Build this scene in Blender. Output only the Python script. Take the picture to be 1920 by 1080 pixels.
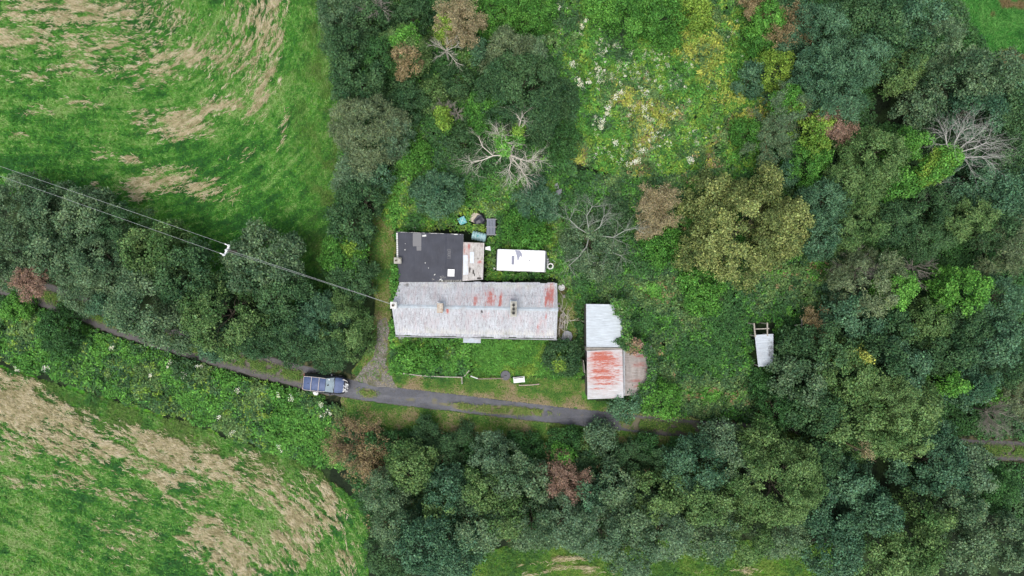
import bpy, math, random
import numpy as np
from mathutils import Vector, Matrix
random.seed(7); RNG = np.random.default_rng(11)
scene = bpy.context.scene
for o in list(bpy.data.objects): bpy.data.objects.remove(o)

# ------------------------------------------------------------ camera, sky, sun, exposure
H = 69.2; F = 1281.0                       # flying height (m), focal length in photo pixels
cd = bpy.data.cameras.new('camera'); cam = bpy.data.objects.new('camera', cd)
scene.collection.objects.link(cam); cam.location = (0, 0, H); cam.rotation_euler = (0, 0, 0)
cd.sensor_width = 36; cd.lens = 36*F/1920; cd.clip_end = 2000; cd.clip_start = .5
scene.camera = cam
SUN_EL, SUN_AZ = 71, 200                   # azimuth clockwise from north
w = bpy.data.worlds.new("World"); scene.world = w; w.use_nodes = True
nt = w.node_tree; bg = nt.nodes['Background']
sky = nt.nodes.new('ShaderNodeTexSky'); sky.sky_type = 'NISHITA'; sky.sun_disc = False
sky.sun_elevation = math.radians(SUN_EL); sky.sun_rotation = math.radians(SUN_AZ)
sky.air_density = 1.0; sky.dust_density = 4.0; sky.ozone_density = 1.0
hs_ = nt.nodes.new('ShaderNodeHueSaturation'); hs_.inputs['Saturation'].default_value = .5      # thin overcast: paler than a clear sky
nt.links.new(sky.outputs[0], hs_.inputs['Color']); nt.links.new(hs_.outputs[0], bg.inputs[0]); bg.inputs[1].default_value = 0.15
sd = bpy.data.lights.new('sun', 'SUN'); sd.energy = 1.1; sd.angle = math.radians(30); sd.color = (1, .965, .91)
sun = bpy.data.objects.new('sun', sd); scene.collection.objects.link(sun)
a = math.radians(SUN_AZ); e = math.radians(SUN_EL)
sdir = Vector((math.sin(a)*math.cos(e), math.cos(a)*math.cos(e), math.sin(e)))
sun.rotation_euler = sdir.to_track_quat('Z', 'Y').to_euler()
scene.view_settings.view_transform = 'Standard'; scene.view_settings.look = 'None'
scene.view_settings.gamma = 1; scene.view_settings.exposure = 0.43

# ------------------------------------------------------------ helpers
def P(px, py, z=0.0):
    k = (H - z)/F
    return Vector(((px - 960)*k, (540 - py)*k, z))
def PX(x, y, z=0.0):                       # world -> photo pixel
    k = F/(H - z); return 960 + x*k, 540 - y*k
col = scene.collection
def link(o, parent=None):
    col.objects.link(o)
    if parent: o.parent = parent
    return o
def tag(o, label=None, cat=None, group=None, kind=None):
    if label: o['label'] = label
    if cat: o['category'] = cat
    if group: o['group'] = group
    if kind: o['kind'] = kind
    return o
def thing(name, loc, label, cat, group=None, rz=0):
    o = bpy.data.objects.new(name, None); o.location = loc; o.rotation_euler = (0, 0, rz)
    o.empty_display_size = .3; link(o); return tag(o, label, cat, group)
def hsh(ix, iy, iz, s):
    with np.errstate(over='ignore'):
        h = (ix.astype(np.uint32)*np.uint32(374761393) + iy.astype(np.uint32)*np.uint32(668265263) + iz.astype(np.uint32)*np.uint32(2147483647-58) + np.uint32(s*7919+13))
        h = (h ^ (h >> np.uint32(13)))*np.uint32(1274126177); h = h ^ (h >> np.uint32(16))
        h = h*np.uint32(2246822519); h = h ^ (h >> np.uint32(15))
    return h.astype(np.float64)/4294967295.0
def vn(x, y, s=0):                         # value noise 0..1
    x = np.asarray(x, float)+1000.; y = np.asarray(y, float)+1000.
    ix = np.floor(x).astype(np.int64); iy = np.floor(y).astype(np.int64); fx = x-ix; fy = y-iy
    fx = fx*fx*(3-2*fx); fy = fy*fy*(3-2*fy); z = np.zeros_like(ix)
    return (hsh(ix, iy, z, s)*(1-fx)+hsh(ix+1, iy, z, s)*fx)*(1-fy) + (hsh(ix, iy+1, z, s)*(1-fx)+hsh(ix+1, iy+1, z, s)*fx)*fy
def fbm(x, y, s=0, o=4):
    r = 0; a_ = .5; t = 0
    for i in range(o):
        r = r + a_*vn(x*2**i, y*2**i, s+i*17); t += a_; a_ *= .55
    return r/t
def sstep(a_, b_, x): t = np.clip((x-a_)/(b_-a_), 0, 1); return t*t*(3-2*t)
def inpoly(px, py, poly):
    px = np.asarray(px); ins = np.zeros(px.shape, bool); n = len(poly)
    for i in range(n):
        x1, y1 = poly[i]; x2, y2 = poly[(i+1) % n]
        if y1 == y2: continue
        c = ((y1 > py) != (y2 > py)) & (px < (x2-x1)*(py-y1)/(y2-y1)+x1); ins ^= c
    return ins

def mesh_obj(name, V, Fc, mat, parent=None, cols=None, smooth=False, attrs=None, nv=4):
    """V (n,3), Fc (m,nv) numpy, or lists for mixed faces"""
    me = bpy.data.meshes.new(name)
    if isinstance(Fc, np.ndarray):
        n = len(V); m = len(Fc); k = Fc.shape[1]
        me.vertices.add(n); me.vertices.foreach_set('co', np.asarray(V, np.float32).ravel())
        me.loops.add(m*k); me.loops.foreach_set('vertex_index', Fc.astype(np.int32).ravel())
        me.polygons.add(m); me.polygons.foreach_set('loop_start', np.arange(0, m*k, k, dtype=np.int32))
        me.update(calc_edges=True)
    else:
        me.from_pydata([tuple(v) for v in V], [], Fc); me.update()
    if cols is not None:
        at = me.color_attributes.new('Col', 'FLOAT_COLOR', 'POINT')
        c = np.ones((len(V), 4), np.float32); c[:, :3] = np.clip(cols, 0, 1); at.data.foreach_set('color', c.ravel())
    if attrs:
        for k_, v_ in attrs.items():
            at = me.attributes.new(k_, 'FLOAT', 'POINT'); at.data.foreach_set('value', np.asarray(v_, np.float32).ravel())
    if smooth: me.polygons.foreach_set('use_smooth', np.ones(len(me.polygons), bool))
    me.materials.append(mat)
    return link(bpy.data.objects.new(name, me), parent)

# materials ------------------------------------------------------------
def newmat(name):
    m = bpy.data.materials.new(name); m.use_nodes = True
    return m, m.node_tree, m.node_tree.nodes['Principled BSDF']
def mixc(nt, fac, a_, b_, mode='MIX'):
    n = nt.nodes.new('ShaderNodeMix'); n.data_type = 'RGBA'; n.blend_type = mode
    for sock, v in ((0, fac), (6, a_), (7, b_)):
        if hasattr(v, 'is_linked') or isinstance(v, bpy.types.NodeSocket): nt.links.new(v, n.inputs[sock])
        elif sock == 0: n.inputs[0].default_value = v
        else: n.inputs[sock].default_value = (*v, 1)
    return n.outputs[2]
def noise(nt, scale, detail=4, vec=None, stretch=None, rough=.6, coord='Object'):
    tc = nt.nodes.new('ShaderNodeTexCoord'); n = nt.nodes.new('ShaderNodeTexNoise')
    n.inputs['Scale'].default_value = scale; n.inputs['Detail'].default_value = detail; n.inputs['Roughness'].default_value = rough
    if stretch:
        mp = nt.nodes.new('ShaderNodeMapping'); mp.inputs['Scale'].default_value = stretch
        nt.links.new(tc.outputs[coord], mp.inputs[0]); nt.links.new(mp.outputs[0], n.inputs[0])
    else: nt.links.new(tc.outputs[coord], n.inputs[0])
    return n.outputs[0]
def mrange(nt, v, a_, b_, c_=0, d_=1):
    n = nt.nodes.new('ShaderNodeMapRange'); nt.links.new(v, n.inputs[0])
    for i, q in enumerate((a_, b_, c_, d_)): n.inputs[i+1].default_value = q
    return n.outputs[0]
def math_(nt, op, a_, b_):
    n = nt.nodes.new('ShaderNodeMath'); n.operation = op
    for i, v in enumerate((a_, b_)):
        if isinstance(v, bpy.types.NodeSocket): nt.links.new(v, n.inputs[i])
        else: n.inputs[i].default_value = v
    return n.outputs[0]
def attr(nt, name, out='Fac'):
    n = nt.nodes.new('ShaderNodeAttribute'); n.attribute_name = name; return n.outputs[out]
def bump(nt, b, h, strength=.3, dist=.02):
    n = nt.nodes.new('ShaderNodeBump'); n.inputs['Strength'].default_value = strength; n.inputs['Distance'].default_value = dist
    nt.links.new(h, n.inputs['Height']); nt.links.new(n.outputs[0], b.inputs['Normal'])
def simple(name, c, rough=.6, var=.25, scale=4, metal=0, bmp=.2, stain=None, stretch=None, spec=.5):
    m, nt, b = newmat(name)
    n1 = noise(nt, scale, 6, stretch=stretch)
    o = mixc(nt, mrange(nt, n1, .3, .7), tuple(x*(1-var) for x in c), tuple(min(1, x*(1+var)) for x in c))
    if stain:
        n2 = noise(nt, scale*.4, 5, stretch=stretch); o = mixc(nt, mrange(nt, n2, .52, .66), o, stain)
    nt.links.new(o, b.inputs['Base Color']); b.inputs['Roughness'].default_value = rough; b.inputs['Metallic'].default_value = metal
    b.inputs['Specular IOR Level'].default_value = spec
    if bmp: bump(nt, b, n1, bmp)
    return m
def leafmat(name, rough=.6, spec=.22, transl=.06):
    m, nt, b = newmat(name)
    c = attr(nt, 'Col', 'Color'); nt.links.new(c, b.inputs['Base Color'])
    b.inputs['Roughness'].default_value = rough; b.inputs['Specular IOR Level'].default_value = spec
    if transl:
        t = nt.nodes.new('ShaderNodeBsdfTranslucent'); nt.links.new(c, t.inputs[0])
        mx = nt.nodes.new('ShaderNodeMixShader'); mx.inputs[0].default_value = transl
        out = nt.nodes['Material Output']
        nt.links.new(b.outputs[0], mx.inputs[1]); nt.links.new(t.outputs[0], mx.inputs[2]); nt.links.new(mx.outputs[0], out.inputs[0])
    return m
M_leaf = leafmat('leaf'); M_grass = leafmat('grass_blade', .6, .2, .15); M_straw = leafmat('straw', .7, .2, .1)
M_flower = leafmat('petal', .7, .2, .2)
def corr_mat(name, base, lichen, rust, axis='x', lich=.5, rlo=.5, fleck=None):
    """sheet roofing: axis = direction along which stains run"""
    m, nt, b = newmat(name)
    st = (7, 1.1, 1.1) if axis == 'y' else (1.1, 7, 1.1)
    n1 = noise(nt, 1.0, 8, stretch=st, rough=.7); n2 = noise(nt, 9, 6, rough=.75); n3 = noise(nt, .6, 4)
    tint = attr(nt, 'tint')
    c = mixc(nt, mrange(nt, n1, .35, .68), base, tuple(x*.66 for x in base))
    c = mixc(nt, mrange(nt, math_(nt, 'ADD', n2, math_(nt, 'MULTIPLY', n3, .5)), .80-.1*lich, .96-.06*lich), c, lichen)
    c = mixc(nt, tint, c, tuple(x*.72 for x in base))
    if fleck: c = mixc(nt, mrange(nt, noise(nt, 1.5, 5, stretch=(st[0]*.8, st[1]*1.3, 1), rough=.7), .535, .62, 0, .75), c, fleck)
    r = attr(nt, 'rust')
    c = mixc(nt, mrange(nt, math_(nt, 'ADD', math_(nt, 'MULTIPLY', r, .45), math_(nt, 'MULTIPLY', noise(nt, .9, 6, stretch=(st[0]*.4, st[1]*.5, 1), rough=.7), 1.0)), .56, .80, 0, .42), c, tuple(.55*a_+.45*b_ for a_, b_ in zip(rust, base)))
    n4 = noise(nt, 1.7, 9, stretch=(st[0]*.35, st[1]*.75, 1) if axis == 'y' else (st[0]*1.3, st[1]*.9, 1), rough=.80)
    rm = mrange(nt, math_(nt, 'ADD', r, math_(nt, 'MULTIPLY', n4, 2.4)), 1.66, 1.98, 0, .92)
    c = mixc(nt, rm, c, mixc(nt, mrange(nt, n2, .35, .65), tuple(q*.7 for q in rust), tuple(q*1.2 for q in rust)))
    g = attr(nt, 'dirt'); gm = mrange(nt, math_(nt, 'ADD', g, math_(nt, 'MULTIPLY', noise(nt, 4, 8, rough=.8), 1.2)), 1.05, 1.35)
    c = mixc(nt, gm, c, (.055, .05, .045))
    nt.links.new(c, b.inputs['Base Color']); b.inputs['Roughness'].default_value = .65
    b.inputs['Specular IOR Level'].default_value = .3
    bump(nt, b, n2, .25, .01)
    return m

# shapes ------------------------------------------------------------
class MB:
    def __init__(s): s.V = []; s.F = []
    def box(s, c, d, rz=0, M=None):
        n = len(s.V); cx, cy, cz = c; dx, dy, dz = (q/2 for q in d)
        for z in (-dz, dz):
            for x, y in ((-dx, -dy), (dx, -dy), (dx, dy), (-dx, dy)):
                X = x*math.cos(rz)-y*math.sin(rz); Y = x*math.sin(rz)+y*math.cos(rz)
                v = Vector((cx+X, cy+Y, cz+z)); s.V.append(M @ v if M else v)
        for f in ((3, 2, 1, 0), (4, 5, 6, 7), (0, 1, 5, 4), (1, 2, 6, 5), (2, 3, 7, 6), (3, 0, 4, 7)): s.F.append([n+i for i in f])
        return s
    def bar(s, a_, b_, w_, h_=None):
        a_ = Vector(a_); b_ = Vector(b_); h_ = h_ or w_; d = (b_-a_).normalized()
        up = Vector((0, 0, 1)) if abs(d.z) < .95 else Vector((1, 0, 0)); sx = d.cross(up).normalized()*w_/2; sy = sx.cross(d).normalized()*h_/2
        n = len(s.V)
        for p in (a_, b_): s.V += [p-sx-sy, p+sx-sy, p+sx+sy, p-sx+sy]
        for f in ((0, 1, 2, 3), (7, 6, 5, 4), (0, 4, 5, 1), (1, 5, 6, 2), (2, 6, 7, 3), (3, 7, 4, 0)): s.F.append([n+i for i in f])
        return s
    def tube(s, pts, rad, k=8, cap=True):
        n = len(s.V); pts = [Vector(p) for p in pts]; R_ = rad if hasattr(rad, '__len__') else [rad]*len(pts)
        for i, p in enumerate(pts):
            d = (pts[min(i+1, len(pts)-1)]-pts[max(i-1, 0)]).normalized()
            up = Vector((0, 0, 1)) if abs(d.z) < .9 else Vector((1, 0, 0)); u = d.cross(up).normalized(); v = u.cross(d)
            for j in range(k): t = 2*math.pi*j/k; s.V.append(p+(u*math.cos(t)+v*math.sin(t))*R_[i])
        for i in range(len(pts)-1):
            for j in range(k): s.F.append([n+i*k+j, n+i*k+(j+1) % k, n+(i+1)*k+(j+1) % k, n+(i+1)*k+j])
        if cap: s.F.append([n+j for j in range(k)][::-1]); s.F.append([n+(len(pts)-1)*k+j for j in range(k)])
        return s
    def lathe(s, c, prof, k=20, axis='z', M=None):
        n = len(s.V)
        for r, h in prof:
            for j in range(k):
                t = 2*math.pi*j/k
                v = Vector((r*math.cos(t), r*math.sin(t), h)) if axis == 'z' else Vector((h, r*math.cos(t), r*math.sin(t))) if axis == 'x' else Vector((r*math.cos(t), h, r*math.sin(t)))
                v = v+Vector(c); s.V.append(M @ v if M else v)
        for i in range(len(prof)-1):
            for j in range(k): s.F.append([n+i*k+j, n+i*k+(j+1) % k, n+(i+1)*k+(j+1) % k, n+(i+1)*k+j])
        s.F.append([n+j for j in range(k)][::-1]); s.F.append([n+(len(prof)-1)*k+j for j in range(k)])
        return s
    def poly(s, top, zb):                 # prism: list of 3D top points, down to zb
        n = len(s.V); k = len(top)
        s.V += [Vector(t) for t in top] + [Vector((t[0], t[1], zb)) for t in top]
        s.F.append(list(range(n, n+k))); s.F.append(list(range(n+k, n+2*k))[::-1])
        for i in range(k): j = (i+1) % k; s.F.append([n+i, n+k+i, n+k+j, n+j])
        return s
    def build(s, name, mat, parent=None, smooth=False, bevel=0, seg=2):
        inv = None
        V = s.V
        if parent is not None and getattr(s, 'world', False):
            inv = parent.matrix_basis.inverted(); V = [inv @ v for v in V]
        me = bpy.data.meshes.new(name); me.from_pydata([tuple(v) for v in V], [], s.F); me.update()
        import bmesh
        bm = bmesh.new(); bm.from_mesh(me); bmesh.ops.recalc_face_normals(bm, faces=bm.faces)
        if bevel: bmesh.ops.bevel(bm, geom=list(bm.edges), offset=bevel, segments=seg, affect='EDGES', profile=.6)
        bm.to_mesh(me); bm.free()
        if smooth:
            me.polygons.foreach_set('use_smooth', np.ones(len(me.polygons), bool))
            me.set_sharp_from_angle(angle=math.radians(40))
        me.materials.append(mat)
        return link(bpy.data.objects.new(name, me), parent)
def WMB():
    m = MB(); m.world = True; return m

def corrugated(name, corners, mat, parent, ridge_along_u=True, pitch=.15, amp=.022, courses=1, rust=(), dirt=(), sheet=.75, seed=0, nv_=40, lift=.0, edge=0.0, warp=.0):
    """corners: [A top-left, B top-right, C bottom-right, D bottom-left]; ribs run A->D, repeat A->B"""
    A, B, C, D = [np.array(c) for c in corners]; L = np.linalg.norm(B-A)
    nu = int(L/pitch*6); u = np.linspace(0, 1, nu+1); v = np.linspace(0, 1, nv_+1)
    U, V = np.meshgrid(u, v)
    rr = np.random.default_rng(seed)
    ks = np.floor(U*L/sheet).astype(int); kc = np.minimum((V*courses).astype(int), courses-1)
    ed = rr.normal(0, 1, (ks.max()+1, courses))
    Vj = V + edge*(V*2-1)*0 + (V > .97)*ed[ks, kc]*edge
    Pn = (A[None, None]*(1-U)[..., None]+B*U[..., None])*(1-Vj)[..., None] + (D*(1-U)[..., None]+C*U[..., None])*Vj[..., None]
    nrm = np.cross(B-A, D-A); nrm /= np.linalg.norm(nrm)
    if nrm[2] < 0: nrm = -nrm
    h = amp*np.cos(2*np.pi*U*L/pitch) + lift + (V*courses-kc)*0.025*(courses > 1) + ((U*L/sheet) % 1)*.012
    h = h + rr.normal(0, .006, (ks.max()+1, courses))[ks, kc] + warp*(fbm(U*L*.5, V*4, seed, 3)-.5)
    Pn = Pn + nrm*h[..., None]
    inv = np.array(parent.matrix_basis.inverted()); Pn = Pn.reshape(-1, 3); Pn = Pn @ inv[:3, :3].T + inv[:3, 3]
    n = nu+1; idx = np.arange(nv_*n).reshape(nv_, n)[:, :-1].ravel()
    Fc = np.stack([idx, idx+n, idx+n+1, idx+1], 1)
    def field(lst):
        r = np.zeros(U.shape)
        for (cu, cv, ru, rv, am) in lst: r = np.maximum(r, am*np.exp(-(np.abs((U-cu)/ru)**2.6+np.abs((V-cv)/rv)**2.6)))
        return r
    sheet_r = rr.random((ks.max()+1, courses))[ks, kc]
    tint = np.clip((sheet_r-.5)*1.3, 0, .6)
    r = field(rust)*(.72+.4*sheet_r)
    return mesh_obj(name, Pn, Fc, mat, parent, smooth=True, attrs={'rust': r.ravel(), 'tint': tint.ravel(), 'dirt': field(dirt).ravel()})

# foliage ------------------------------------------------------------
def nrmz(a_): return a_/(np.linalg.norm(a_, axis=1, keepdims=True)+1e-9)
def leaf_quads(C, N, rad, nper, ls, aspect, cols, jit=.28, up=.6, spread=.8, flat=.75, radial=None, lvar=.35):
    """leaves round clump centres C with outward normals N"""
    n = len(C); M = n*nper; r = RNG
    Cr = np.repeat(C, nper, 0); Nr = np.repeat(N, nper, 0)
    g = r.normal(0, 1, (M, 3)); g = g/np.maximum(1, np.linalg.norm(g, axis=1, keepdims=True)/1.6)
    rr = np.repeat(rad, nper)[:, None] if hasattr(rad, '__len__') else rad
    pos = Cr + g*rr*np.array([1, 1, flat])*.8 + Nr*rr*.3
    nn = nrmz(Nr*.9 + np.array([0, 0, up]) + r.normal(0, spread, (M, 3)))
    t0 = r.normal(0, 1, (M, 3))
    if radial is not None: t0 = t0*.45 + np.repeat(radial, nper, 0)
    t = nrmz(t0-nn*(t0*nn).sum(1, keepdims=True)); b = np.cross(nn, t)
    sz = ls*(1+r.uniform(-lvar, lvar, (M, 1)))
    L = sz*.5; W = sz*.5*aspect
    V = np.empty((M, 4, 3)); V[:, 0] = pos-t*L; V[:, 1] = pos+b*W+nn*W*.25; V[:, 2] = pos+t*L; V[:, 3] = pos-b*W+nn*W*.25
    c = np.repeat(cols, nper, 0)*(1+r.normal(0, jit, (M, 1)))
    c[:, 0] *= 1+r.normal(0, .08, M); c[:, 2] *= 1+r.normal(0, .10, M)
    return V.reshape(-1, 3), np.repeat(np.clip(c, .004, .95), 4, 0)
def build_leaves(name, parts, mat, parent=None):
    V = np.concatenate([p[0] for p in parts]); c = np.concatenate([p[1] for p in parts])
    return mesh_obj(name, V, np.arange(len(V)).reshape(-1, 4), mat, parent, cols=c)
def segs_mesh(name, S, mat, parent=None, k=3, cols=None):
    S = np.array(S); A = S[:, 0:3]; B = S[:, 3:6]; ra = S[:, 6:7]; rb = S[:, 7:8]; n = len(S)
    d = nrmz(B-A); up = np.where(np.abs(d[:, 2:3]) < .9, np.array([[0, 0, 1.]]), np.array([[1., 0, 0]])); u = nrmz(np.cross(d, up)); v = np.cross(u, d)
    V = np.empty((n, 2*k, 3))
    for j in range(k):
        t = 2*math.pi*j/k; o = u*math.cos(t)+v*math.sin(t); V[:, j] = A+o*ra; V[:, k+j] = B+o*rb
    base = (np.arange(n)*2*k)[:, None]; Fc = np.concatenate([base+np.array([[j, (j+1) % k, k+(j+1) % k, k+j]]) for j in range(k)])
    cc = None
    if cols is not None: cc = np.repeat(cols, 2*k, 0)
    return mesh_obj(name, V.reshape(-1, 3), Fc, mat, parent, smooth=k > 4, cols=cc)
def grow(S, p, d, l, r, depth, rs, nseg=3, nch=2, ang=.75, lift=.15, shrink=.62, bend=.22):
    for i in range(nseg):
        d = (d+Vector((rs.gauss(0, bend), rs.gauss(0, bend), rs.gauss(0, bend)+lift*.3))).normalized()
        q = p+d*(l/nseg); r2 = r*.8
        S.append((*p, *q, r, r2)); p = q; r = r2
        if depth > 0:
            for _ in range(nch if i < nseg-1 else nch+1):
                ax = Vector((rs.gauss(0, 1), rs.gauss(0, 1), rs.gauss(0, 1))).normalized()
                d2 = (Matrix.Rotation(rs.uniform(.5, 1.2)*ang, 3, ax) @ d).normalized()
                grow(S, p, d2, l*shrink*rs.uniform(.7, 1.2), r*.68, depth-1, rs, nseg, nch, ang, lift, shrink, bend)

# palettes (albedo): dark, light
PAL = dict(
    grey=((.055, .12, .055), (.17, .265, .13)), dark=((.03, .085, .033), (.085, .175, .065)),
    teal=((.035, .10, .05), (.115, .235, .12)), green=((.04, .145, .022), (.12, .315, .05)),
    olive=((.055, .13, .035), (.175, .29, .095)), oak=((.07, .11, .03), (.29, .345, .11)),
    willow=((.085, .13, .06), (.20, .265, .13)), bright=((.055, .18, .025), (.15, .38, .06)),
    deep=((.028, .085, .026), (.065, .18, .045)), yellow=((.16, .25, .04), (.42, .45, .09)),
    brown=((.17, .14, .06), (.34, .27, .14)), red=((.18, .12, .08), (.35, .23, .165)), tan=((.20, .18, .09), (.38, .32, .18)),
    lime=((.10, .22, .03), (.26, .40, .06)), silver=((.065, .135, .07), (.165, .265, .14)))
def crown_parts(r, zt, zb, pal, seed, kind='broad', dens=1.0, ecc=1.0, leaf=1.0):
    """crown about the origin: radius r, from zb to zt"""
    rs = np.random.default_rng(seed)
    lr = dict(broad=.84, fine=.60, willow=.78, ivy=.6, loose=1.0)[kind]*(.65+.11*min(r, 4.2))
    A = 4*math.pi*r*r*.62
    nl = max(8, int(A/(lr*lr*3.3)*dens))
    i = np.arange(nl)+.5; zz = 1-1.35*i/nl; th = i*2.39996+rs.uniform(0, 6)
    zz = np.clip(zz+rs.normal(0, .05, nl), -.4, 1); q = np.sqrt(1-np.clip(zz, -1, 1)**2)
    th = th+rs.normal(0, .25, nl)
    out = .76+.42*vn(np.cos(th)*1.3+seed % 97, np.sin(th)*1.3+zz*1.2, seed)+rs.normal(0, .07, nl)
    hz = (zt-zb)/1.35
    L = np.stack([np.cos(th)*q*(r-lr*.5)*out*ecc, np.sin(th)*q*(r-lr*.5)*out/ecc, zb+hz*.35+np.where(zz > 0, zz, zz)*(hz-lr*.25)*(.68+.42*rs.random(nl))], 1)
    Lr = lr*rs.uniform(.55, 1.3, nl)
    if kind == 'loose': keep = rs.random(nl) > .12; L = L[keep]; Lr = Lr[keep]; nl = len(L)
    lobe_out = nrmz(L-np.array([0, 0, zb+hz*.2]))
    # sub clumps
    sr = .22 if kind in ('fine', 'willow', 'ivy') else .27
    parts = []
    nsub = np.maximum(6, (3.1*math.pi*Lr*Lr/(sr*sr*3.4)*(1.15 if kind != 'loose' else .8)).astype(int))
    idx = np.repeat(np.arange(nl), nsub); n = len(idx)
    d = nrmz(rs.normal(0, 1, (n, 3))+lobe_out[idx]*.7+np.array([0, 0, .55]))
    C = L[idx]+d*(Lr[idx]*rs.uniform(.60, 1.18, n))[:, None]*np.array([1, 1, .9])
    c1, c2 = (np.array(c) for c in pal)
    t = np.clip(.5+.9*(fbm(C[:, 0]*.45+seed, C[:, 1]*.45, seed, 2)-.5)+rs.normal(0, .26, n)+.5*(rs.random(nl)[idx]-.5), 0, 1)[:, None]
    cols = c1*(1-t)+c2*t
    nper, ls, asp = dict(broad=(17, .185, .72), fine=(15, .16, .62), willow=(15, .23, .28), ivy=(16, .15, .9), loose=(13, .20, .7))[kind]
    parts.append(leaf_quads(C, d, sr, nper, ls*leaf, asp, cols, radial=d if kind == 'willow' else None, up=.4, spread=.75))
    return parts
M_bark = simple('bark', (.11, .09, .065), .9, .35, 6, bmp=.6, stretch=(1, 1, .3))
M_dead = simple('dead_wood', (.62, .58, .50), .85, .25, 5, bmp=.3)
M_deadgrey = simple('grey_twig', (.30, .28, .235), .9, .25, 5, bmp=.2)
def trunk(parent, h, r, crown_r, seed, mat=M_bark, depth=1):
    rs = random.Random(seed); S = []
    p = Vector((0, 0, -.2)); n = 4; rad = r
    for i in range(n):
        q = p+Vector((rs.gauss(0, .12), rs.gauss(0, .12), (h*.45)/n)); S.append((*p, *q, rad*(1.35 if i == 0 else 1), rad*.9)); p = q; rad *= .9
    for k in range(6):
        th = k*math.pi/3+rs.uniform(-.4, .4); d = Vector((math.cos(th)*.8, math.sin(th)*.8, rs.uniform(.5, 1.1))).normalized()
        grow(S, p-Vector((0, 0, rs.uniform(0, h*.12))), d, crown_r*.75, rad*.5, depth, rs, 3, 1, .7)
    return segs_mesh('trunk', S, mat, parent, k=7)
NT = [0]
def tree(px, py, rp, zt, kind, pal, label, cat='tree', name=None, group=None, zb=None, dens=1.0, ecc=1.0, leaf=1.0, extra=None):
    NT[0] += 1; seed = NT[0]*31+5
    zb = zt*.28 if zb is None else zb
    zc = zt*.72; c = P(px, py, zc); r = rp*(H-zc)/F*.93
    name = name or {'bush': 'bush', 'shrub': 'shrub'}.get(cat, {'willow': 'willow_tree', 'oak': 'oak_tree'}.get(kind if kind == 'willow' else pal if pal == 'oak' else '', 'broadleaf_tree'))
    t = thing(name, (c.x, c.y, 0), label, cat, group)
    parts = crown_parts(r, zt, zb, PAL[pal], seed, kind, dens, ecc, leaf)
    if extra:                               # second colour clump inside the crown: (dx_px, dy_px, r_px, pal)
        for j, (dx, dy, er, epal, ek) in enumerate(extra):
            k = (H-zt*.8)/F; q = crown_parts(er*k, zt*1.0, zt*.45, PAL[epal], seed+j+3, ek, 1, 1, leaf)
            q = [(v+np.array([dx*k, -dy*k, .25]), c_) for v, c_ in q]; parts += q
    build_leaves('crown', parts, M_leaf, t)
    trunk(t, zt, max(.07, r*.055), r*.8, seed)
    return t
def twiggy(px, py, rp, zt, pal, label, cat='shrub', name='dying_shrub', leafpal=None, dens=1.0, mat=None, depth=3, ivy=None, thick=1.0, group=None, leaves=True, main=11, flat=.9):
    """shrub or tree of bare fine twigs with sparse dead leaves"""
    NT[0] += 1; seed = NT[0]*31+5; rs = random.Random(seed); zc = zt*.7; c = P(px, py, zc); r = rp*(H-zc)/F
    t = thing(name, (c.x, c.y, 0), label, cat, group); S = []
    z0 = max(.15, zt-r*1.25)
    if z0 > .3: S.append((0, 0, -.2, 0, 0, z0, .10*thick+.02*r, .08*thick+.015*r))
    for k in range(int(main)):
        th = k*2*math.pi/main+rs.uniform(-.3, .3); el = rs.uniform(.15, 1.3)
        d = Vector((math.cos(th)*math.cos(el), math.sin(th)*math.cos(el), math.sin(el)*flat))
        grow(S, Vector((0, 0, z0)), d.normalized(), r*.62, .05*thick, depth, rs, 3, 2, .62, .1, .52, .16)
    A_ = np.array(S); k0 = 1 if z0 > .3 else 0; rad_ = np.percentile(np.hypot(A_[k0:, 3], A_[k0:, 4]), 93); kx = r/max(rad_, .1); hz = np.percentile(A_[k0:, 5], 97)-z0; kz = (zt-z0)/max(hz, .1)
    for c_, f_ in ((0, kx), (1, kx), (3, kx), (4, kx)): A_[k0:, c_] *= f_
    for c_ in (2, 5): A_[k0:, c_] = z0+(A_[k0:, c_]-z0)*kz
    S = [tuple(q) for q in A_]
    c1, c2 = (np.array(q) for q in PAL[pal]); n = len(S); tt = RNG.random((n, 1)); lum = np.clip(c1*(1-tt)+c2*tt, 0, 1)
    o = segs_mesh('branches', S, mat or M_twig, t, k=3, cols=lum*1.15)
    if leaves:
        A = np.array(S)[:, 3:6]; pick = RNG.random(len(A)) < .20*dens; A = A[pick]
        lp = PAL[leafpal or pal]; tt = RNG.random((len(A), 1)); cols = np.array(lp[0])*(1-tt)+np.array(lp[1])*tt
        if len(A): build_leaves('foliage', [leaf_quads(A, nrmz(A+1e-3), .20, 3, .13, .5, cols)], M_leaf, t)
    if ivy:
        pp = []
        for j, (dx, dy, er, epal) in enumerate(ivy):
            k = (H-zt*.8)/F; q = crown_parts(er*k, zt*.98, zt*.5, PAL[epal], seed+j+3, 'ivy')
            pp += [(v+np.array([dx*k, -dy*k, 0]), c_) for v, c_ in q]
        build_leaves('ivy', pp, M_leaf, t)
    return t
M_twig = leafmat('twig', .85, .15, 0)

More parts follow.
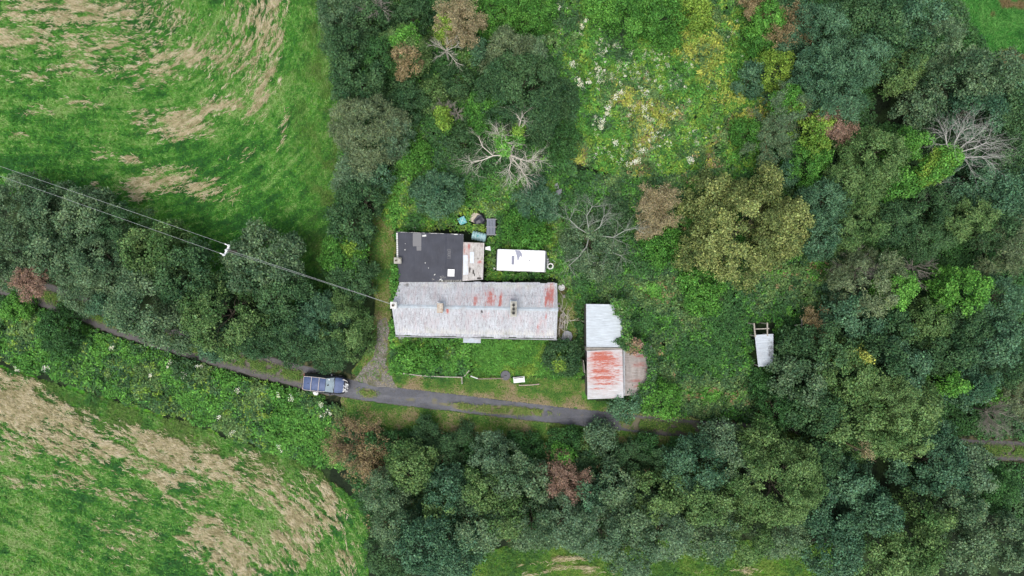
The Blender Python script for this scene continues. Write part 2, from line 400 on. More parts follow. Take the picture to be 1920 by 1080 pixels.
# ------------------------------------------------------------ the ground
LANE = [(-260, 460), (-120, 494), (0, 528), (80, 552), (155, 579), (210, 602), (280, 625), (358, 649), (447, 675), (510, 692), (568, 707), (610, 718), (655, 729), (700, 737), (780, 747), (850, 755), (900, 761), (1000, 773), (1100, 784), (1150, 789), (1240, 799), (1320, 806), (1450, 817), (1600, 828), (1750, 838), (1850, 843), (1930, 847), (2150, 856), (2400, 866)]
def resample(pts, step):
    pts = [Vector(p) for p in pts]; d = [0]
    for a_, b_ in zip(pts, pts[1:]): d.append(d[-1]+(b_-a_).length)
    n = int(d[-1]/step); out = []
    X = np.linspace(0, d[-1], n+1); A = np.array(pts)
    o = np.stack([np.interp(X, d, A[:, i]) for i in range(A.shape[1])], 1)
    k = max(1, int(1.2/step)); ker = np.ones(2*k+1)/(2*k+1)
    for i in range(o.shape[1]): o[:, i] = np.convolve(np.pad(o[:, i], k, mode='reflect', reflect_type='odd'), ker, 'valid')
    return o
LW = resample([tuple(P(*p))[:2] for p in LANE], .2)
LXs = LW[:, 0]; LYs = LW[:, 1]; LSL = np.gradient(LYs, LXs)
def lane_d(x, y):                          # signed distance (m) north of the lane's centre line
    return (y-np.interp(x, LXs, LYs))/np.sqrt(1+np.interp(x, LXs, LSL)**2)
def lane_hw(px): return np.interp(px, [0, 360, 600, 660, 760, 1100, 1400], [1.32, 1.32, 1.25, 1.0, .98, .95, 1.05])

def blobs(px, py, lst):
    r = np.zeros(np.shape(px))
    for cx, cy, rx, ry, ang, am in lst:
        a_ = math.radians(ang); dx = px-cx; dy = py-cy
        u = (dx*math.cos(a_)+dy*math.sin(a_))/rx; v = (-dx*math.sin(a_)+dy*math.cos(a_))/ry
        r = np.maximum(r, am*np.exp(-(u*u+v*v)**1.5))
    return r
# cut grass lying in swaths: coordinates along (s) and across (t) the mower's path
def flow_nw(px, py):
    cx, cy = 250., -20.
    dx = px-cx; dy = py-cy; ang = np.arctan2(dy, np.maximum(dx, 1e-3))   # 0 = east of centre, 90deg = south
    rad = np.hypot(np.maximum(dx, 0), np.maximum(dy, 0))
    corner = (dx > 0) & (dy > 0)
    t = np.where(corner, rad, np.where(dx > 0, dx, dy)); s = np.where(corner, 250*(math.pi/2-ang), np.where(dx > 0, 250*math.pi/2-dy, dx))
    th = np.where(corner, ang-math.pi/2, np.where(dx > 0, -math.pi/2, 0.06))
    return s, t, th                         # th: direction in photo axes (x right, y down)
def flow_sw(px, py):
    base = math.radians(24); cx, cy = 330., 1180.
    dx = px-cx; dy = cy-py
    # rotate so that the straight part is horizontal
    u = dx*math.cos(base)-dy*math.sin(base)*-1*-1; u = dx*math.cos(-base)-dy*math.sin(-base)*-1
    u = dx*math.cos(base)+(py-cy)*math.sin(base); v = dx*math.sin(base)-(py-cy)*math.cos(base)
    R0 = 330.; corner = (u > 0) & (v > 0); ang = np.arctan2(u, np.maximum(v, 1e-3)); rad = np.hypot(np.maximum(u, 0), np.maximum(v, 0))
    t = np.where(corner, rad, np.where(v > 0, v, u)); s = np.where(corner, R0*ang, np.where(v > 0, u, R0*math.pi/2-v))
    th = np.where(corner, ang+base, np.where(v > 0, base, math.pi/2+base))
    return s, t, th
HAY_NW = [(130, 20, 210, 38, 3, .9), (120, 80, 230, 34, 3, .85), (330, 118, 120, 34, -20, .95), (300, 40, 100, 40, -10, .62), (505, 40, 34, 90, 3, .98), (450, 90, 50, 110, 12, .85), (490, 175, 26, 60, 25, 1.0), (455, 195, 30, 16, -40, .9), (330, 235, 62, 30, -4, 1.15),
          (270, 222, 26, 16, 0, .9), (400, 200, 45, 20, -25, .75), (530, 250, 10, 45, 12, .62), (150, 130, 90, 20, 0, .6), (60, 145, 60, 20, 0, .5), (250, 300, 22, 10, 0, .85), (300, 342, 75, 30, -10, .95), (395, 355, 60, 22, 8, .85), (262, 365, 18, 12, 0, 1.2), (70, 210, 60, 14, 5, .45), (40, 250, 26, 10, 0, .5), (150, 195, 60, 12, 0, .5), (190, 290, 40, 18, 0, .4), (440, 300, 50, 14, -20, .35), (180, 350, 14, 8, 20, .9)]
HAY_SW = [(30, 755, 85, 54, 30, 1.4), (110, 790, 140, 36, 24, 1.2), (160, 835, 150, 36, 12, 1.1), (30, 830, 70, 36, 10, 1.0), (240, 820, 120, 24, 24, .95), (320, 850, 120, 34, 24, 1.15), (420, 880, 110, 36, 28, 1.05), (330, 900, 80, 24, 14, 1.05), (510, 910, 90, 36, 40, 1.0),
          (560, 960, 60, 42, 55, 1.05), (400, 1010, 60, 50, 10, 1.1), (450, 1050, 62, 60, 60, 1.15), (620, 960, 30, 56, -10, .95), (560, 1020, 50, 60, 70, .9), (650, 1040, 28, 60, -6, .6), (350, 945, 60, 18, 24, .65), (230, 930, 60, 20, 10, .6), (140, 895, 45, 26, 0, .85), (230, 1010, 90, 60, 10, .38), (60, 900, 60, 20, 0, .6), (600, 900, 50, 20, 40, .75), (240, 860, 120, 30, 15, .9)]
HAY_B = [(1010, 1060, 90, 16, -8, .5), (1120, 1068, 60, 14, 4, .4), (1400, 1068, 100, 10, 0, .35)]
FIELD_NW = [(-900, -700), (612, -700), (605, 60), (650, 200), (640, 300), (655, 370), (610, 480), (600, 580), (500, 560), (200, 420), (0, 350), (-900, 100)]
FIELD_SW = [(-900, 480), (0, 690), (200, 748), (400, 810), (600, 880), (690, 960), (690, 1700), (-900, 1700)]
FIELD_S = [(880, 1030), (1240, 1010), (1560, 1020), (1560, 1800), (880, 1800)]
FIELD_NE = [(1740, -600), (2600, -600), (2600, 200), (1930, 170), (1840, 130), (1770, 60)]
VERGE = [(640, 745), (650, 720), (700, 690), (740, 690), (870, 706), (1095, 712), (1100, 750), (1180, 755), (1330, 790), (1330, 850), (1000, 850), (650, 815)]
WORN = [(700, 400), (735, 400), (742, 470), (735, 530), (728, 640), (738, 700), (690, 712), (660, 700), (700, 640), (706, 560), (690, 500)]
GRAVEL = [(706, 600), (726, 596), (730, 640), (726, 680), (738, 712), (745, 726), (700, 724), (662, 712), (678, 694), (700, 668), (706, 640)]
def hay_density(px, py):
    def one(fl, lst, sd, L, T):
        s_, t_, th = fl(px, py); m_ = blobs(px, py, lst)
        wob = 22*(fbm(s_/48, t_/40, sd+40, 2)-.5)
        a_ = fbm(s_/L+3, (t_+wob)/T, sd, 3); b_ = fbm(s_/(L*.4), (t_+wob)/(T*.5), sd+4, 2); c_ = fbm(px/34, py/28, sd+9, 3)
        q_ = a_*.46+b_*.22+c_*.32+.30*(m_-.86); e_ = a_*.35+b_*.65+.16*(m_-.7)
        d_ = np.maximum(sstep(.45, .63, q_), .34*sstep(.48, .60, e_)*sstep(.15, .5, m_+.05))
        return d_*sstep(.04, .30, m_+.10), th
    d1, th = one(flow_nw, HAY_NW, 3, 34., 5.2); d2, th2 = one(flow_sw, HAY_SW, 5, 32., 6.4)
    bb = blobs(px, py, HAY_B); d3 = .8*sstep(.50, .68, fbm(px/50, py/9, 4, 4)*.8+.22*bb)*sstep(.1, .3, bb)
    f1 = inpoly(px, py, FIELD_NW); f2 = inpoly(px, py, FIELD_SW); f3 = inpoly(px, py, FIELD_S)
    return np.where(f1, d1, np.where(f2, d2, np.where(f3, d3, 0))), np.where(f1, th, np.where(f2, th2, -.15)), f1 | f2
def soft(px, py, poly, wob=14, s=0):        # wobbly-edged region mask
    qx = px+(fbm(px/22, py/22, s+50, 3)-.5)*wob*2; qy = py+(fbm(px/22, py/22, s+70, 3)-.5)*wob*2
    return inpoly(qx, qy, poly)
def relief(x, y):
    px, py = PX(x, y); ld = np.abs(lane_d(x, y))
    fld = (inpoly(px, py, FIELD_NW) | inpoly(px, py, FIELD_SW) | inpoly(px, py, FIELD_NE) | inpoly(px, py, FIELD_S))
    amp = np.where(fld, .16, .10)*sstep(1.3, 3.0, ld)
    return amp*(fbm(x*.9, y*.9, 21, 4)-.55)*1.6 + .05*sstep(1.2, 1.6, ld)*(fld*.6)
def ground_cols(px, py, x, y):
    n1 = fbm(x*.16, y*.16, 31, 4); n2 = fbm(x*.9, y*.9, 33, 4); n3 = fbm(x*3.5, y*3.5, 35, 3)
    def mixa(a_, b_, t): t = np.clip(t, 0, 1)[..., None]; return a_*(1-t)+np.array(b_)*t
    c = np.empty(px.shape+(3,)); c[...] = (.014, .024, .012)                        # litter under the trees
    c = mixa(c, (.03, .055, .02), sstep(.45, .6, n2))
    fl = soft(px, py, FIELD_NW, 10, 1) | soft(px, py, FIELD_SW, 10, 2) | soft(px, py, FIELD_S, 6, 3)
    g = mixa(mixa(np.ones(px.shape+(3,))*np.array((.065, .24, .02)), (.11, .31, .028), sstep(.42, .62, n1)), (.045, .14, .03), sstep(.5, .68, n2))
    g = mixa(g, (.17, .20, .06), sstep(.56, .72, n3)*.5)
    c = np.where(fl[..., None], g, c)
    ne = soft(px, py, FIELD_NE, 8, 4); c = np.where(ne[..., None], mixa(np.ones(px.shape+(3,))*np.array((.055, .25, .04)), (.16, .13, .05), sstep(.60, .70, fbm(x*.35, y*.35, 77, 3))), c)
    vg = soft(px, py, VERGE, 5, 5); v = mixa(mixa(np.ones(px.shape+(3,))*np.array((.08, .22, .035)), (.20, .21, .08), sstep(.52, .68, n2)), (.06, .15, .03), sstep(.55, .7, n3))
    c = np.where(vg[..., None], v, c)
    wn = soft(px, py, WORN, 5, 6); v = mixa(np.ones(px.shape+(3,))*np.array((.14, .19, .045)), (.22, .17, .08), sstep(.45, .65, n2)); c = np.where(wn[..., None], v, c)
    front = soft(px, py, [(890, 640), (1080, 640), (1095, 705), (890, 706)], 4, 7); c = np.where(front[..., None], mixa(np.ones(px.shape+(3,))*np.array((.06, .22, .03)), (.10, .14, .04), sstep(.5, .65, n2)), c)
    ld = lane_d(x, y); e_ = np.abs(ld)-lane_hw(px); edge = (e_ > -.3) & (e_ < .45+.5*(n2-.5))
    c = mixa(c, (.15, .14, .07), edge*sstep(.35, .65, n3)*np.where(ld > 0, .7, .3)*(px > 560))
    yard = soft(px, py, [(1045, 530), (1075, 500), (1010, 460), (1060, 455), (1085, 560), (1080, 640), (1045, 640)], 5, 8)
    c = np.where(yard[..., None], mixa(np.ones(px.shape+(3,))*np.array((.12, .10, .045)), (.11, .17, .04), sstep(.45, .6, n2)), c)
    far = np.maximum(sstep(54, 60, np.abs(x)), sstep(31, 36, np.abs(y)))     # plain pasture beyond the place
    c = c*(1-far[..., None])+np.array((.06, .15, .03))*(.8+.5*n1[..., None])*far[..., None]
    return c
def axis(lo, hi, step, far):
    inner = np.arange(lo, hi+1e-6, step); o = [hi]; s = step
    while o[-1] < far: s *= 1.22; o.append(o[-1]+s)
    o2 = [lo]; s = step
    while o2[-1] > -far: s *= 1.22; o2.append(o2[-1]-s)
    return np.concatenate([np.array(o2[1:])[::-1], inner, np.array(o[1:])])
gx = axis(-58, 58, .13, 900); gy = axis(-33, 33, .13, 900)
GX, GY = np.meshgrid(gx, gy); GPX, GPY = PX(GX, GY)
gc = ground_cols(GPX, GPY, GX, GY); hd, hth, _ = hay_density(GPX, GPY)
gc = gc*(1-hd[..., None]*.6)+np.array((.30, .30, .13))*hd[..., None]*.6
GZ = relief(GX, GY); near = (np.abs(GX) < 60) & (np.abs(GY) < 35); GZ = np.where(near, GZ, 0)
nx = len(gx); idx = np.arange((len(gy)-1)*nx).reshape(-1, nx)[:, :-1].ravel()
m, nt_, b = newmat('ground_soil_and_grass')
cc = attr(nt_, 'Col', 'Color'); n1 = noise(nt_, 3.5, 8, rough=.75); n2 = noise(nt_, 14, 4, rough=.7)
o_ = mixc(nt_, 1.0, cc, mixc(nt_, mrange(nt_, n1, .3, .7), (.6, .62, .6), (1.35, 1.3, 1.3)), 'MULTIPLY'); o_ = mixc(nt_, 1.0, o_, mixc(nt_, mrange(nt_, n2, .3, .7), (.7, .7, .7), (1.3, 1.3, 1.3)), 'MULTIPLY')
nt_.links.new(o_, b.inputs['Base Color']); b.inputs['Roughness'].default_value = .9; b.inputs['Specular IOR Level'].default_value = .15
bump(nt_, b, n1, .6, .06)
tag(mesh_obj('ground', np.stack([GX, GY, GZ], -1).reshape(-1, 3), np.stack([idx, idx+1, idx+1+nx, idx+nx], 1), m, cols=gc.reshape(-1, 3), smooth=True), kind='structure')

# the lane: one strip, worn asphalt with two wheel tracks where grass has closed the middle
nl = len(LXs); W = np.linspace(-1, 1, 33); tx = np.gradient(LXs); ty = np.gradient(LYs); tl = np.hypot(tx, ty); nxv = -ty/tl; nyv = tx/tl
lpx, lpy = PX(LXs, LYs); hw = lane_hw(lpx)
q = (hw[:, None])*W[None, :]*(1+.0*W[None, :])
edge_n = (fbm(LXs*1.3, LYs*0+5, 41, 4)-.5)*.45; edge_s = (fbm(LXs*1.3, LYs*0+9, 43, 4)-.5)*.45
q = q+np.where(W > 0, W**3*edge_n[:, None], -(W**3)*-1*edge_s[:, None])
VX = LXs[:, None]+nxv[:, None]*q; VY = LYs[:, None]+nyv[:, None]*q
VZ = .055-.02*np.abs(W)[None, :]**2+.0*VX+.015*(fbm(VX*.8, VY*.8, 45, 3)-.5); VZ[:, 0] = VZ[:, -1] = -.12; VZ[:, 1] = VZ[:, -2] = .02
VPX, VPY = PX(VX, VY)
mid = np.exp(-((q+.02)/np.where((VPX < 590) | (VPX > 1150), .62, .42))**4)
moss = 1.2*mid*np.clip(sstep(585, 560, VPX)+sstep(1150, 1185, VPX), 0, 1)*1.0
moss = np.maximum(moss, blobs(VPX, VPY, [(690, 737, 15, 9, 10, .95), (815, 752, 8, 8, 0, .5), (868, 762, 22, 7, 4, .95), (945, 769, 68, 9, 3, .95), (1000, 772, 20, 7, 3, .9), (835, 758, 20, 4, 6, .5), (1050, 775, 40, 4, 4, .25), (770, 749, 14, 5, 0, .45)]))
moss = np.maximum(moss, .55*np.exp(-((np.abs(q)-hw[:, None])/.16)**2))
i0 = (np.arange(nl-1)[:, None]*33+np.arange(32)[None, :]).ravel()
m, nt_, b = newmat('worn_asphalt')
n1 = noise(nt_, 1.1, 8, rough=.7); n2 = noise(nt_, 9, 6, rough=.8); n3 = noise(nt_, .5, 4, stretch=(.5, 2.4, 1)); n5 = noise(nt_, 40, 3)
c_ = mixc(nt_, mrange(nt_, n1, .3, .7), (.032, .035, .045), (.11, .116, .138)); c_ = mixc(nt_, mrange(nt_, n3, .52, .70, 0, .75), c_, (.17, .175, .20))
c_ = mixc(nt_, mrange(nt_, n2, .50, .64, 0, .75), c_, (.035, .035, .04)); c_ = mixc(nt_, mrange(nt_, noise(nt_, .35, 5, rough=.7), .46, .62, 0, .6), c_, (.135, .142, .16))
c_ = mixc(nt_, mrange(nt_, noise(nt_, 2.3, 6), .58, .7, 0, .55), c_, (.10, .08, .05))
ms = attr(nt_, 'moss'); mm = mrange(nt_, math_(nt_, 'ADD', ms, math_(nt_, 'MULTIPLY', n2, .9)), .72, 1.0)
c_ = mixc(nt_, mm, c_, mixc(nt_, mrange(nt_, n1, .35, .65), (.10, .085, .04), (.19, .18, .07)))
tr = attr(nt_, 'track'); c_ = mixc(nt_, tr, c_, mixc(nt_, n2, (.045, .04, .035), (.10, .085, .075)))
nt_.links.new(c_, b.inputs['Base Color']); nt_.links.new(mrange(nt_, n1, .3, .7, .45, .8), b.inputs['Roughness'])
bump(nt_, b, n2, .5, .02)
trk = np.clip(sstep(600, 540, VPX)+sstep(1140, 1240, VPX), 0, 1)*.75
tag(mesh_obj('lane', np.stack([VX, VY, VZ], -1).reshape(-1, 3), np.stack([i0, i0+33, i0+34, i0+1], 1), m, smooth=True, attrs={'moss': moss.ravel(), 'track': trk.ravel()}), kind='structure')
# gravel drive
gp = GRAVEL; cx = np.arange(640, 760, .9); cy = np.arange(585, 735, .9); AX, AY = np.meshgrid(cx, cy)
ins = soft(AX, AY, gp, 5, 12); V = []; Fc = []; vid = -np.ones(AX.shape, int)
cells = ins[:-1, :-1] & ins[1:, :-1] & ins[:-1, 1:] & ins[1:, 1:]
use = np.zeros(AX.shape, bool); use[:-1, :-1] |= cells; use[1:, :-1] |= cells; use[:-1, 1:] |= cells; use[1:, 1:] |= cells
vid[use] = np.arange(use.sum()); WX = (AX[use]-960)*H/F; WY = (540-AY[use])*H/F
iy, ix = np.nonzero(cells); Fc = np.stack([vid[iy, ix], vid[iy+1, ix], vid[iy+1, ix+1], vid[iy, ix+1]], 1)
m, nt_, b = newmat('gravel'); n1 = noise(nt_, 9, 6, rough=.8); n2 = noise(nt_, 1.4, 5); vv = nt_.nodes.new('ShaderNodeTexVoronoi'); vv.inputs['Scale'].default_value = 7
nt_.links.new(nt_.nodes.new('ShaderNodeTexCoord').outputs['Object'], vv.inputs['Vector'])
c_ = mixc(nt_, mrange(nt_, n1, .35, .65), (.13, .12, .10), (.50, .47, .43)); c_ = mixc(nt_, mrange(nt_, n2, .5, .64), c_, (.14, .15, .06)); c_ = mixc(nt_, mrange(nt_, vv.outputs[0], .0, .5, 0, .6), c_, (.07, .065, .05))
nt_.links.new(c_, b.inputs['Base Color']); b.inputs['Roughness'].default_value = .95; bump(nt_, b, n1, .8, .05)
tag(mesh_obj('gravel_drive', np.stack([WX, WY, .085+.03*fbm(WX*2, WY*2, 6)], 1), Fc, m, smooth=True), kind='structure')
EXCL = [[(738, 436), (912, 440), (912, 524), (1048, 526), (1048, 638), (738, 632)], [(926, 466), (1026, 468), (1026, 512), (926, 510)],
        [(1090, 568), (1170, 568), (1172, 652), (1222, 680), (1214, 716), (1168, 738), (1168, 748), (1090, 748)], [(1406, 602), (1452, 602), (1452, 690), (1406, 690)], [(1630, 845), (1700, 845), (1700, 905), (1630, 905)], [(1635, 150), (1705, 150), (1705, 235), (1635, 235)],
        [(566, 692), (664, 700), (664, 742), (566, 734)], [(868, 630), (902, 630), (902, 644), (868, 644)],
        [(856, 403), (877, 403), (877, 424), (856, 424)], [(883, 398), (912, 398), (912, 424), (883, 424)], [(910, 409), (933, 409), (933, 444), (910, 444)], [(881, 434), (914, 434), (914, 454), (881, 454)], [(958, 700), (988, 700), (988, 720), (958, 720)], [(1044, 532), (1062, 532), (1062, 640), (1044, 640)], [(1052, 618), (1074, 618), (1074, 644), (1052, 644)]]
def clear(px, py, lane=True, gr=True, margin=0):
    ok = np.ones(np.shape(px), bool)
    for e_ in EXCL: ok &= ~inpoly(px, py, e_)
    x = (px-960)*H/F; y = (540-py)*H/F
    if lane: ok &= np.abs(lane_d(x, y)) > lane_hw(px)+margin
    if gr: ok &= ~inpoly(px, py, GRAVEL)
    return ok
def scatter(poly, dens, seed, wob=8):
    r = np.random.default_rng(seed); xs = [p[0] for p in poly]; ys = [p[1] for p in poly]
    x0, x1, y0, y1 = max(min(xs), -40), min(max(xs), 1960), max(min(ys), -40), min(max(ys), 1120)
    n = int((x1-x0)*(y1-y0)*(H/F)**2*dens); px = r.uniform(x0, x1, n); py = r.uniform(y0, y1, n)
    k = soft(px, py, poly, wob, seed) if wob else inpoly(px, py, poly)
    return px[k], py[k], r
def blades(name, px, py, length, width, cols, th=None, thj=.5, lift=.12, z0=.0, mat=None, spread=None):
    x = (px-960)*H/F; y = (540-py)*H/F; n = len(x); z = relief(x, y)+z0
    a_ = RNG.uniform(0, 2*math.pi, n) if th is None else -th+RNG.normal(0, thj, n)+np.where(RNG.random(n) < .5, math.pi, 0)
    L = length*RNG.uniform(.5, 1.4, n); el = RNG.uniform(.0, 1, n)*lift
    W_ = width*RNG.uniform(.6, 1.4, n); dx = np.cos(a_); dy = np.sin(a_)
    V = np.empty((n, 4, 3)); zb = z+RNG.uniform(.0, .6, n)*lift
    V[:, 0] = np.stack([x-dx*L/2, y-dy*L/2, zb], 1); V[:, 2] = np.stack([x+dx*L/2, y+dy*L/2, zb+el*L*1.6], 1)
    mx = .1*L*RNG.normal(0, 1, n)
    V[:, 1] = np.stack([x-dy*(W_/2+mx)+0, y+dx*(W_/2+mx), zb+el*L+.02], 1); V[:, 3] = np.stack([x+dy*(W_/2-mx), y-dx*(W_/2-mx), zb+el*L+.02], 1)
    return tag(mesh_obj(name, V.reshape(-1, 3), np.arange(4*n).reshape(-1, 4), mat or M_grass, cols=np.repeat(np.clip(cols, .003, .9), 4, 0)), kind='stuff')
def pal_cols(n, stops, t): 
    t = np.clip(t, 0, .9999)*(len(stops)-1); i = t.astype(int); f = (t-i)[:, None]; S = np.array(stops)
    return S[i]*(1-f)+S[i+1]*f
# field grass
for nm, poly, dens, stops, sd_ in (('field_grass', FIELD_NW, 150, ((.025, .125, .022), (.058, .23, .028), (.105, .32, .042), (.23, .38, .11)), 101),
                                   ('field_grass', FIELD_SW, 130, ((.025, .125, .025), (.065, .24, .032), (.13, .33, .052), (.26, .38, .13)), 102),
                                   ('field_grass', FIELD_S, 130, ((.05, .14, .03), (.10, .22, .03), (.18, .28, .05)), 103),
                                   ('pasture_grass', FIELD_NE, 130, ((.03, .13, .025), (.055, .22, .035), (.11, .30, .06)), 104)):
    px, py, r = scatter(poly, dens, sd_, 10); k = clear(px, py); px = px[k]; py = py[k]
    x = (px-960)*H/F; y = (540-py)*H/F
    hd_, th_, _f = hay_density(px, py); fs, ft, _t = (flow_nw if sd_ == 101 else flow_sw)(px, py)
    t = .5+(1.3*(fbm(fs/50, ft/7., 55, 4)-.5) if sd_ in (101, 102) else 0)+.35*hd_+1.5*(fbm(x*.16, y*.16, 31, 4)-.5)-1.0*(fbm(x*.9, y*.9, 33, 4)-.5)+.9*(fbm(x*3.2, y*3.2, 39, 3)-.5)+r.normal(0, .19, len(x))
    cols = pal_cols(len(x), stops, t)*r.normal(1, .17, (len(x), 1))
    if sd_ in (101, 102):                    # rougher, olive growth toward the hedges
        ed_ = (sstep(545, 620, px+40*(fbm(x*.5, y*.5, 88, 3)-.5)*2) if sd_ == 101 else sstep(-70, 0, (px-0)*.30+735-py-22))[:, None]*(.25+.6*sstep(.4, .6, fbm(x*.8, y*.8, 89, 3)))[:, None]
        cols = cols*(1-ed_)+np.array((.10, .17, .035))*r.normal(1, .3, (len(x), 1))*ed_
    if sd_ == 104:
        tuft = sstep(.60, .68, fbm(x*.35, y*.35, 77, 3))[:, None]; cols = cols*(1-tuft)+np.array((.20, .15, .07))*tuft
    o = blades(nm, px, py, .34, .065, cols, th_ if sd_ < 103 else None, .8, lift=.32)
    tag(o, {101: 'green regrowth of the upper left hay field', 102: 'green regrowth of the lower left hay field', 103: 'grass strip below the bottom trees', 104: 'vivid green pasture in the upper right corner'}[sd_], 'grass')
# cut hay
for poly, sd_, lab in ((FIELD_NW, 111, 'pale cut hay lying in curved swaths on the upper left field'), (FIELD_SW, 112, 'pale cut hay lying in a broad band on the lower left field'), (FIELD_S, 113, 'thin dry hay on the bottom strip of field')):
    px, py, r = scatter(poly, 420, sd_, 6); d_, th, _ = hay_density(px, py); k = (r.random(len(px)) < d_**1.3) & clear(px, py); px = px[k]; py = py[k]; th = th[k]
    n = len(px); t = .5+1.3*(fbm(px/7, py/7, 91, 3)-.5)+r.normal(0, .22, n)
    cols = pal_cols(n, ((.24, .22, .10), (.42, .37, .20), (.57, .49, .31), (.67, .60, .43)), t)
    tag(blades('cut_hay', px, py, .50, .042, cols, th, .40, .34, .05, M_straw), lab, 'hay')

# ------------------------------------------------------------ low growth
def thicket(name, poly, dens, hgt, pals, kindp, label, seed, wob=8, leaf=1.0, nper=14, rough=.55, exm=.15, flower=None, hs=.5, patch=.22, cat='undergrowth'):
    px, py, r = scatter(poly, dens, seed, wob); k = clear(px, py, margin=exm); px = px[k]; py = py[k]
    x = (px-960)*H/F; y = (540-py)*H/F; n = len(x)
    hm = fbm(x*hs, y*hs, seed+3, 3); h2 = vn(x*1.5, y*1.5, seed+8)
    z = hgt*np.clip(.35+1.5*(hm-.38)+.5*(h2-.5)+r.normal(0, .10, n), .05, 1.6)
    ew = sstep(0, .8, np.abs(lane_d(x, y))-lane_hw(px)-exm); z = z*(.25+.75*ew)
    eps = .25
    def hh(xx, yy): return hgt*(1.5*fbm(xx*hs, yy*hs, seed+3, 3)+.5*vn(xx*1.5, yy*1.5, seed+8))
    N = nrmz(np.stack([-(hh(x+eps, y)-hh(x-eps, y))/(2*eps), -(hh(x, y+eps)-hh(x, y-eps))/(2*eps), np.ones(n)], 1))
    C = np.stack([x, y, z], 1)
    pn = fbm(x*patch, y*patch, seed+20, 3)+r.normal(0, .05, n); np_ = len(pals)
    qn = np.argsort(np.argsort(pn))/max(1, n-1); wts = np.cumsum([w_ for _, w_ in pals])/sum(w_ for _, w_ in pals); which = np.searchsorted(wts, qn).clip(0, np_-1)
    lo = np.array([PAL[p_][0] for p_, _ in pals])[which]; hi = np.array([PAL[p_][1] for p_, _ in pals])[which]
    t = np.clip(.5+.9*(fbm(x*.8, y*.8, seed+30, 3)-.5)+r.normal(0, .25, n), 0, 1)[:, None]
    ls, asp = dict(bramble=(.19, .75), herb=(.24, .5), big=(.30, .8), grassy=(.34, .16))[kindp]
    p_ = [leaf_quads(C, N, .24, nper, ls*leaf, asp, lo*(1-t)+hi*t, up=.7, spread=.6, flat=.6)]
    return tag(build_leaves(name, p_, M_leaf), label, cat, kind='stuff'), (x, y, z)
def flowers(name, pts, label, cols=((.62, .64, .42), (.78, .79, .66)), size=.30, seed=0, leaf=.07, zadd=.15, nper=22):
    r = np.random.default_rng(seed); C = np.array(pts); n = len(C)
    t = r.random((n, 1)); cl = np.array(cols[0])*(1-t)+np.array(cols[1])*t; C = C+np.array([0, 0, zadd])
    p_ = [leaf_quads(C, np.tile([0, 0, 1.], (n, 1)), size*r.uniform(.35, 1, n), nper, leaf, .9, cl, jit=.12, up=1.5, spread=.35, flat=.25)]
    return tag(build_leaves(name, p_, M_flower), label, 'flowers', kind='stuff')
VW = [(-260, 480), (0, 546), (155, 600), (358, 672), (568, 730), (645, 765), (650, 880), (560, 862), (400, 800), (200, 738), (0, 672), (-260, 600)]
thicket('verge_weeds', VW, 28, .75, (('green', 3), ('bright', 2), ('deep', 2), ('dark', 1.0), ('lime', .7), ('olive', 1.5)), 'herb', 'bright leafy weeds in the strip between the lane and the lower left field', 201, 8, patch=.35, hs=.7)
thicket('rough_grass', [(600, -60), (690, -60), (690, 200), (655, 370), (650, 600), (585, 600), (610, 480), (640, 330), (640, 200), (596, 80)], 20, .45, (('deep', 2), ('green', 3), ('olive', 2)), 'grassy', 'rough uncut grass along the hedge beside the upper left field', 202, 10, patch=.4)
thicket('brambles', [(600, -60), (1085, -60), (1075, 330), (700, 345), (640, 360), (640, 200)], 22, 1.3, (('deep', 4), ('dark', 3), ('green', 2), ('olive', 1.5)), 'bramble', 'dark brambles between the trees behind the cottage', 203, 8, patch=.4)
_, mp = thicket('meadow_plants', [(1040, -60), (1430, -60), (1450, 200), (1425, 335), (1170, 335), (1050, 300)], 28, .85, (('dark', 1.2), ('green', 3), ('lime', 2.2), ('bright', 1.3), ('deep', 1), ('olive', 2), ('brown', .35), ('yellow', .9)), 'herb', 'tall bright green wild plants of the clearing at top centre', 204, 12, patch=.30, hs=.7)
thicket('yellow_herbs', [(1255, 50), (1330, 20), (1390, 60), (1390, 180), (1370, 195), (1300, 190), (1290, 110), (1262, 90)], 26, 1.2, (('green', .8), ('lime', 1.6), ('yellow', 2.6), ('olive', .6)), 'herb', 'yellow flowering plants in the upper part of the clearing', 205, 22, hs=.9)
thicket('brambles', [(1050, 320), (1180, 330), (1440, 320), (1570, 430), (1580, 610), (1450, 640), (1440, 720), (1460, 800), (1330, 788), (1180, 770), (1130, 750), (1085, 640), (1078, 560), (1060, 470)], 25, 1.0, (('deep', 4), ('green', 2.6), ('dark', 4), ('olive', 3), ('brown', .25), ('bright', .5)), 'bramble', 'waist high brambles covering the ground right of the sheds', 206, 8, patch=.28, hs=.6)
thicket('woodland_floor', [(1410, -60), (1760, -60), (1850, 110), (1980, 140), (1980, 1000), (1440, 820), (1440, 640), (1570, 500), (1430, 330)], 14, .8, (('deep', 4), ('dark', 3), ('teal', 1)), 'bramble', 'dark low growth on the floor of the right hand wood', 207, 8)
thicket('garden_weeds', [(700, 330), (1060, 318), (1090, 470), (1085, 560), (1047, 560), (1047, 520), (915, 525), (905, 440), (870, 430), (735, 430), (715, 400)], 22, .6, (('deep', 1.5), ('green', 3), ('olive', 2.5), ('lime', 1.2), ('bright', .8)), 'herb', 'weeds and grass in the garden behind the cottage', 208, 6, patch=.5, hs=.9)
thicket('garden_weeds', [(734, 632), (880, 632), (882, 704), (800, 703), (736, 696)], 30, .75, (('deep', 1.5), ('green', 4), ('bright', 2.5), ('olive', 1), ('lime', .8)), 'herb', 'leafy weeds filling the front garden left of the path', 209, 3, patch=.6, leaf=1.1)
